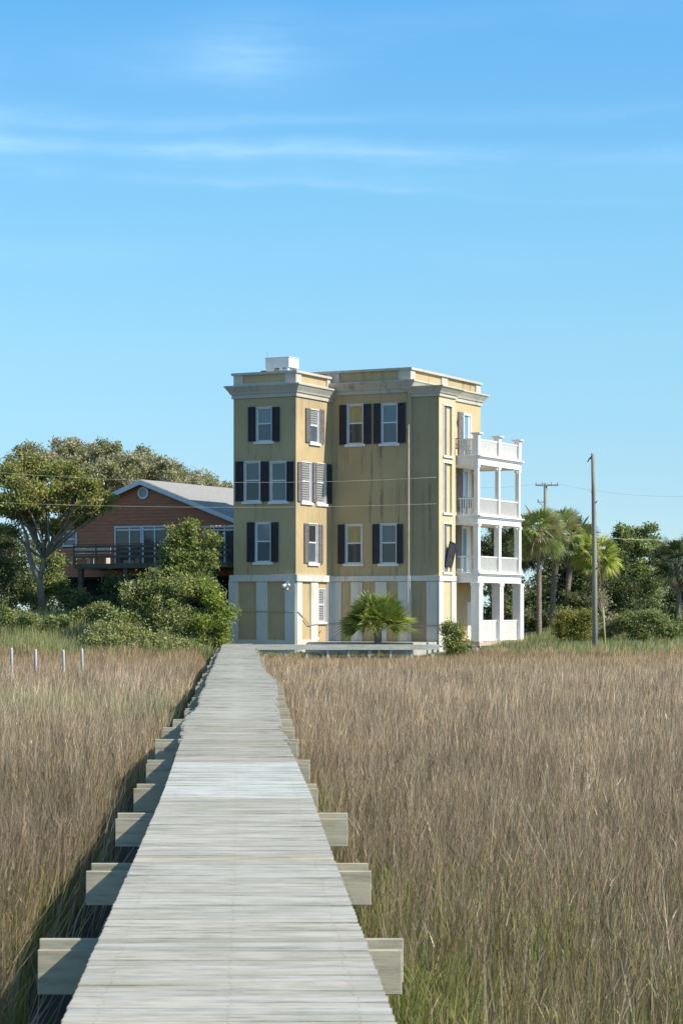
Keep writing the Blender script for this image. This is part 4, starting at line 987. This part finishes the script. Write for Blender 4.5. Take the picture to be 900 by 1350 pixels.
def scatter(y0, y1, dens, mx=1.5):
    A = .155 * (y1 ** 2 - y0 ** 2) + 2 * mx * (y1 - y0); n = int(A * dens); nt_ = max(1, n // 13)
    TY = np.sqrt(RNG.random(nt_) * (y1 ** 2 - y0 ** 2) + y0 ** 2); TX = RNG.uniform(-1, 1, nt_) * (.155 * TY + mx)
    TT = np.exp(RNG.normal(0, .36, nt_)); TH_ = RNG.normal(0, .13, nt_); TG = RNG.random(nt_); TLX = RNG.normal(.015, .035, nt_)
    i = RNG.integers(0, nt_, n); sp = .05 + .0016 * TY[i]; ox = RNG.normal(size=n) * sp; oy = RNG.normal(size=n) * sp
    return TX[i] + ox, TY[i] + oy, TT[i], TH_[i], TG[i], TLX[i] + ox * .6
LY = np.array(eY); 
def clear(X, Y, l, r): return (X < np.interp(Y, eY, eL) - l) | (X > np.interp(Y, eY, eR) + r)
PTS = []
for y0, y1, dn in ((6.5, 14, 1200), (14, 25, 850), (25, 45, 460), (45, 75, 300), (75, 111, 250)):
    PTS.append(scatter(y0, y1, dn))
X, Y, TT, THh, TG, TL = [np.concatenate(q) for q in zip(*PTS)]
edge = .0 + .25 * vnoise(X, Y, 1.3, 5)
ok = clear(X, Y, .45, .30) & (Y < 109.5 + 2.5 * vnoise(X, Y, 2.5, 3))
ok &= ~((X < np.interp(Y, eY, eR)) & (X > np.interp(Y, eY, eL) - .62 - edge * 2.0))
X, Y, TT, THh, TG, TL = [q[ok] for q in (X, Y, TT, THh, TG, TL)]; n = len(X)
kp = RNG.random(n) < .42 + .75 * vnoise(X, Y, .45, 31) ; X, Y, TT, THh, TG, TL = [q[kp] for q in (X, Y, TT, THh, TG, TL)]; n = len(X)
pn = vnoise(X, Y, 2.2, 1); pn2 = vnoise(X, Y, .7, 2); pn3 = vnoise(X, Y, 9, 8)
Hh = .74 + .18 * pn + .22 * vnoise(X, Y, .5, 33) + RNG.normal(0, .08, n) + THh; Hh *= 1 - .12 * ss(Y, 70, 108); Hh *= 1 - .45 * ss(Y, 103, 109) * ss(6.5 - np.abs(X - .5), 0, 1.5)
near = 1 - ss(Y, 11, 26)
kind = RNG.random(n)
dre = X - np.interp(Y, eY, eR); pg = .10 + .34 * near + .35 * np.exp(-np.clip(dre, 0, 9) / 1.1) * (dre > 0) * (1 - ss(Y, 26, 40)) + .22 * (pn2 > .6)
green = (kind < .06) | (TG * .75 + kind * .25 < pg)
wid = np.where(green, .009, .0058) * (1 + ss(Y, 14, 100) * 2.9)
Hh = np.where(green, Hh * RNG.uniform(.55, .9, n), Hh)
def pickc(P, n): P = np.array(P); return P[RNG.integers(0, len(P), n)]
browns = pickc([(.58, .425, .29), (.45, .325, .225), (.74, .57, .40), (.33, .235, .17), (.95, .80, .58), (.56, .38, .235), (.62, .46, .34), (.22, .15, .11)], n)
far = (ss(Y, 70, 104) * (.7 + .3 * pn3))[:, None]; browns = browns * np.array([.98, .955, .93]); browns = browns * (1 - far) + pickc([(.60, .39, .22), (.66, .47, .28), (.46, .32, .19), (.38, .26, .17)], n) * far
greens = pickc([(.28, .32, .07), (.40, .41, .12), (.18, .24, .06), (.50, .46, .18), (.34, .29, .10), (.30, .38, .10)], n)
# a paler greener patch in the left field
lp = (np.exp(-((Y - 52) / 7) ** 2) * (X < -3) * .6)[:, None] * (.4 + .6 * pn2)[:, None]
browns = browns * (1 - lp) + np.array([.45, .45, .24]) * lp
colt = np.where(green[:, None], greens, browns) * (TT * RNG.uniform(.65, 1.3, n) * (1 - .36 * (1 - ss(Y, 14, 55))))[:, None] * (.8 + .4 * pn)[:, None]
colb = np.where(green[:, None], greens * .7, browns * .32 + greens * .3)  # blade feet darkened, painting in the shade low between the stems
# leaflets and seed heads springing off the stems, and long bent stems leaning out over the channel
sel = RNG.random(n) < .8 * (1 - ss(Y, 20, 60)); m_ = int(sel.sum())
z2 = Hh[sel] * RNG.uniform(.35, .92, m_); sgn = np.where(RNG.random(m_) < .55, 1, -1)
lx2 = sgn * RNG.uniform(.15, .75, m_); h2 = RNG.uniform(.05, .14, m_); c2 = colt[sel] * RNG.uniform(.75, 1.15, m_)[:, None]
nl = 420; Yl = 8 + 40 * RNG.random(nl) ** 1.6; Xl = np.interp(Yl, eY, eL) - RNG.uniform(.6, 1.3, nl)
cl_ = pickc([(.62, .50, .32), (.5, .38, .24), (.75, .64, .42), (.4, .42, .15)], nl)
XX = np.concatenate([X, X[sel], Xl]); YY = np.concatenate([Y, Y[sel], Yl]); HH = np.concatenate([Hh, h2, RNG.uniform(.6, 1.0, nl)])
WW = np.concatenate([wid, wid[sel] * .9, np.full(nl, .009)]); LL = np.concatenate([TL, lx2, RNG.uniform(.1, .75, nl)])
CB = np.concatenate([colb, c2 * .9, cl_ * .5]); CT = np.concatenate([colt, c2, cl_]); ZO = np.concatenate([np.zeros(n), z2, np.zeros(nl)])
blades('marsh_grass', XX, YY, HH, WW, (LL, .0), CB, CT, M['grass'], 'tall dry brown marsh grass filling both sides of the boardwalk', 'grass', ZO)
print('marsh blades', n)
# stray long stems leaning into the channel left of the boardwalk
# green bank grass
nb = 150000
Y = RNG.uniform(108.5, 138, nb); X = RNG.uniform(-1, 1, nb) * (.16 * Y + 2)
u_ = (X - PX) * UX + (Y - PY) * UY; v_ = (X - PX) * VX + (Y - PY) * VY
inside = ((u_ > UF - .2) & (u_ < UL + .1) & (v_ > VB - 1.2)) | ((u_ > UF) & (u_ < UB + .1) & (v_ > -3.2)) | ((u_ > -.2) & (u_ < BU + .2) & (v_ > 0) & (v_ < BV1 + .4)) | ((X > WX0 - .2) & (X < WX1 + .1) & (Y > WY - .1) & (Y < WY + 1.4))
ok = ~inside & clear(X, Y, .2, .2) & (Y > 108.5 + 3 * vnoise(X, Y, 2.5, 3)); X, Y = X[ok], Y[ok]; n = len(X)
pn = vnoise(X, Y, 2.5, 21); pn2 = vnoise(X, Y, .8, 22)
lf = ss(-X, 5, 9)
Hh = .25 + .35 * pn2 + .25 * pn + .30 * lf; Hh *= .3 + .7 * ss(np.abs(X - 1.2), 5.5, 8)
cg = pickc([(.24, .28, .09), (.32, .35, .13), (.19, .23, .07), (.42, .40, .20), (.52, .46, .28)], n) * (.75 + .5 * pn)[:, None]
blades('bank_grass', X, Y, Hh * RNG.uniform(.6, 1.2, n), np.full(n, .03), (.03, 0), cg * .8, cg, M['grass'], 'green grass on the bank at the foot of the houses', 'grass')

# ---------------------------------------------------------------- posts, poles, wires
for i, (x, y0, lb) in enumerate(((16.5, 854, 'leftmost thin weathered post standing in the left marsh'), (47.5, 856, 'thin weathered post second from the left edge in the marsh'), (85, 856.5, 'thin weathered post third from the left edge in the marsh'), (109.5, 855, 'thin weathered post nearest the boardwalk in the left marsh'))):
    Yd = 80 + i * .5; a = at(x, y0, Yd)
    mb = MB(); le = random.uniform(-.04, .04); hgt_ = a[2] + 1.5
    mb.tube([(0, 0, -.2), (le * .5, 0, hgt_ * .5), (le, 0, hgt_ * .97), (le, 0, hgt_)], [.058, .055, .05, .035], 8)
    o = mb.build('marsh_post', M['postwood'], smooth=True); o.location = (a[0], Yd, -1.5); tag(o, lb, 'post', 'posts in the left marsh')
Yp = 113.0; a = at(783.5, 876, Yp); b_ = at(781, 598, Yp)
UP = empty('utility_pole', (a[0], Yp, -1.0)); tag(UP, 'tall bare wooden utility pole standing at the marsh edge right of the house', 'utility pole')
hP = b_[2] + 1.0
mb = MB(); mb.tube([(0, 0, -.3), (-.01, 0, hP * .4), (-.06, 0, hP * .8), (b_[0] - a[0], 0, hP)], [.135, .125, .105, .095], 14); mb.build('shaft', M['pole'], UP, smooth=True)
mb = MB(); tx = b_[0] - a[0]; mb.tube([(tx - .05, -.05, hP - .12), (tx - .2, -.05, hP - .28), (tx - .27, -.05, hP - .42)], .03, 6); mb.tube([(tx - .07, -.1, hP - .25), (tx - .24, -.1, hP - .3)], .02, 6); mb.build('insulator_bracket', M['dark_metal'], UP)
mb = MB()
for q, s in ((.81, -1), (.765, 1), (.45, 1)): mb.tube([(-.05 + s * .08, -.1, hP * q), (-.05 + s * .14, -.12, hP * q + .12)], .022, 6)
mb.build('hook', M['dark_metal'], UP)
def yel():
    return simple('yellow_plastic', (.42, .42, .13), .5, .1, bmp=0)
GW = empty('guy_wire', (at(799, 876, 111)[0], 111, -1.0)); tag(GW, 'thin guy wire with a yellow plastic guard slanting beside the utility pole', 'guy wire')
g0 = Vector((0, 0, -.1)); top = Vector((a[0] - .04, Yp - .12, -1 + hP * .8)) - Vector(GW.location)
mb = MB(); mb.tube([g0, top], .008, 5); mb.build('cable', M['wire'], GW)
dirn = Vector(at(794.5, 802, 111)) - Vector(GW.location) - Vector((0, 0, .0)); mb = MB(); mb.tube([(0, 0, 0), dirn * .5, dirn], .035, 8); mb.build('guard', yel(), GW, smooth=True)
Yf = 170; a2 = at(718.5, 637, Yf); FP = empty('utility_pole', (a2[0], Yf, 0)); tag(FP, 'distant utility pole with a crossarm rising behind the palms', 'utility pole')
mb = MB(); mb.tube([(0, 0, -.5), (0, 0, a2[2])], [.18, .13], 10); mb.build('shaft', M['pole'], FP, smooth=True)
mb = MB(); mb.box(-.75, .95, -.18, -.06, a2[2] - .22, a2[2] - .1); mb.box(-.62, -.1, -.1, -.04, a2[2] - 1.45, a2[2] - 1.38); mb.box(-.6, -.52, -.1, -.04, a2[2] - 1.38, a2[2] - 1.2); mb.tube([(-.05, -.1, a2[2] - 1.8), (-.55, -.1, a2[2] - 1.4)], .03, 6); mb.build('crossarm', M['pole'], FP)
mb = MB()
for q in (-.7, -.25, .45, .9): mb.tube([(q, -.12, a2[2] - .1), (q, -.12, a2[2] + .08)], [.05, .035], 8)
mb.build('insulator', M['concrete'], FP)
def wire(label, p0, p1, sag, r, m='wirelight'):
    p0, p1 = Vector(p0), Vector(p1); pts = [p0.lerp(p1, t) - Vector((0, 0, sag * 4 * t * (1 - t))) - p0 for t in np.linspace(0, 1, 20)]
    mb = MB(); mb.tube(pts, r, 5); o = mb.build('overhead_wire', M[m], smooth=True); o.location = p0; tag(o, label, 'wire')
c1 = local(UB - .1, .05, zz(629, UB, 0)); c2 = local(UB - .1, .05, zz(664, UB, 0))
wire('upper pale overhead wire crossing in front of the ochre house walls', at(-60, 618, 112), c1, .45, .006)
wire('lower pale overhead wire crossing the red gable and the ochre house', at(-60, 660, 112), c2, .25, .006)
wire('thin overhead wire from the distant pole to behind the balconies', at(600, 641, 175), (a2[0] - .7, Yf - .1, a2[2] - .05), .2, .007, 'wire')
wire('thin overhead wire from the distant pole towards the right edge', (a2[0] + .9, Yf - .1, a2[2] - .05), at(960, 651, 165), .5, .006, 'wire')
wire('pale overhead wire passing in front of the trees right of the pole', (a[0] + .05, Yp, at(0, 708, Yp)[2]), at(950, 706, 140), .2, .010)
# small garden wicker plant stand by the ground-floor window
PS = empty('potted_plant', local(fu(420, -1.2), -1.5, .02), 0); tag(PS, 'small white potted grassy plant at the foot of the sunlit tower wall', 'plant')
mb = MB(); mb.tube([(0, 0, 0), (0, 0, .3)], [.12, .17], 12); mb.build('pot', M['white'], PS, smooth=True)
V, T, C = [], [], []
for i in range(40):
    az = random.uniform(0, 6.28); d = np.array([math.cos(az) * .6, math.sin(az) * .6, 1]); L = random.uniform(.3, .6); o0 = np.array([0, 0, .28]); ax = np.array([-math.sin(az), math.cos(az), 0]) * .012
    i0 = len(V); V += [o0 - ax, o0 + ax, o0 + d * L * .6 + ax, o0 + d * L + np.array([0, 0, -.12])]; T.append((i0, i0 + 1, i0 + 2, i0 + 3)); C += [(.4, .42, .32)] * 4
npmesh('foliage', np.array(V), np.array(T), np.array(C), M['leaf'], PS)
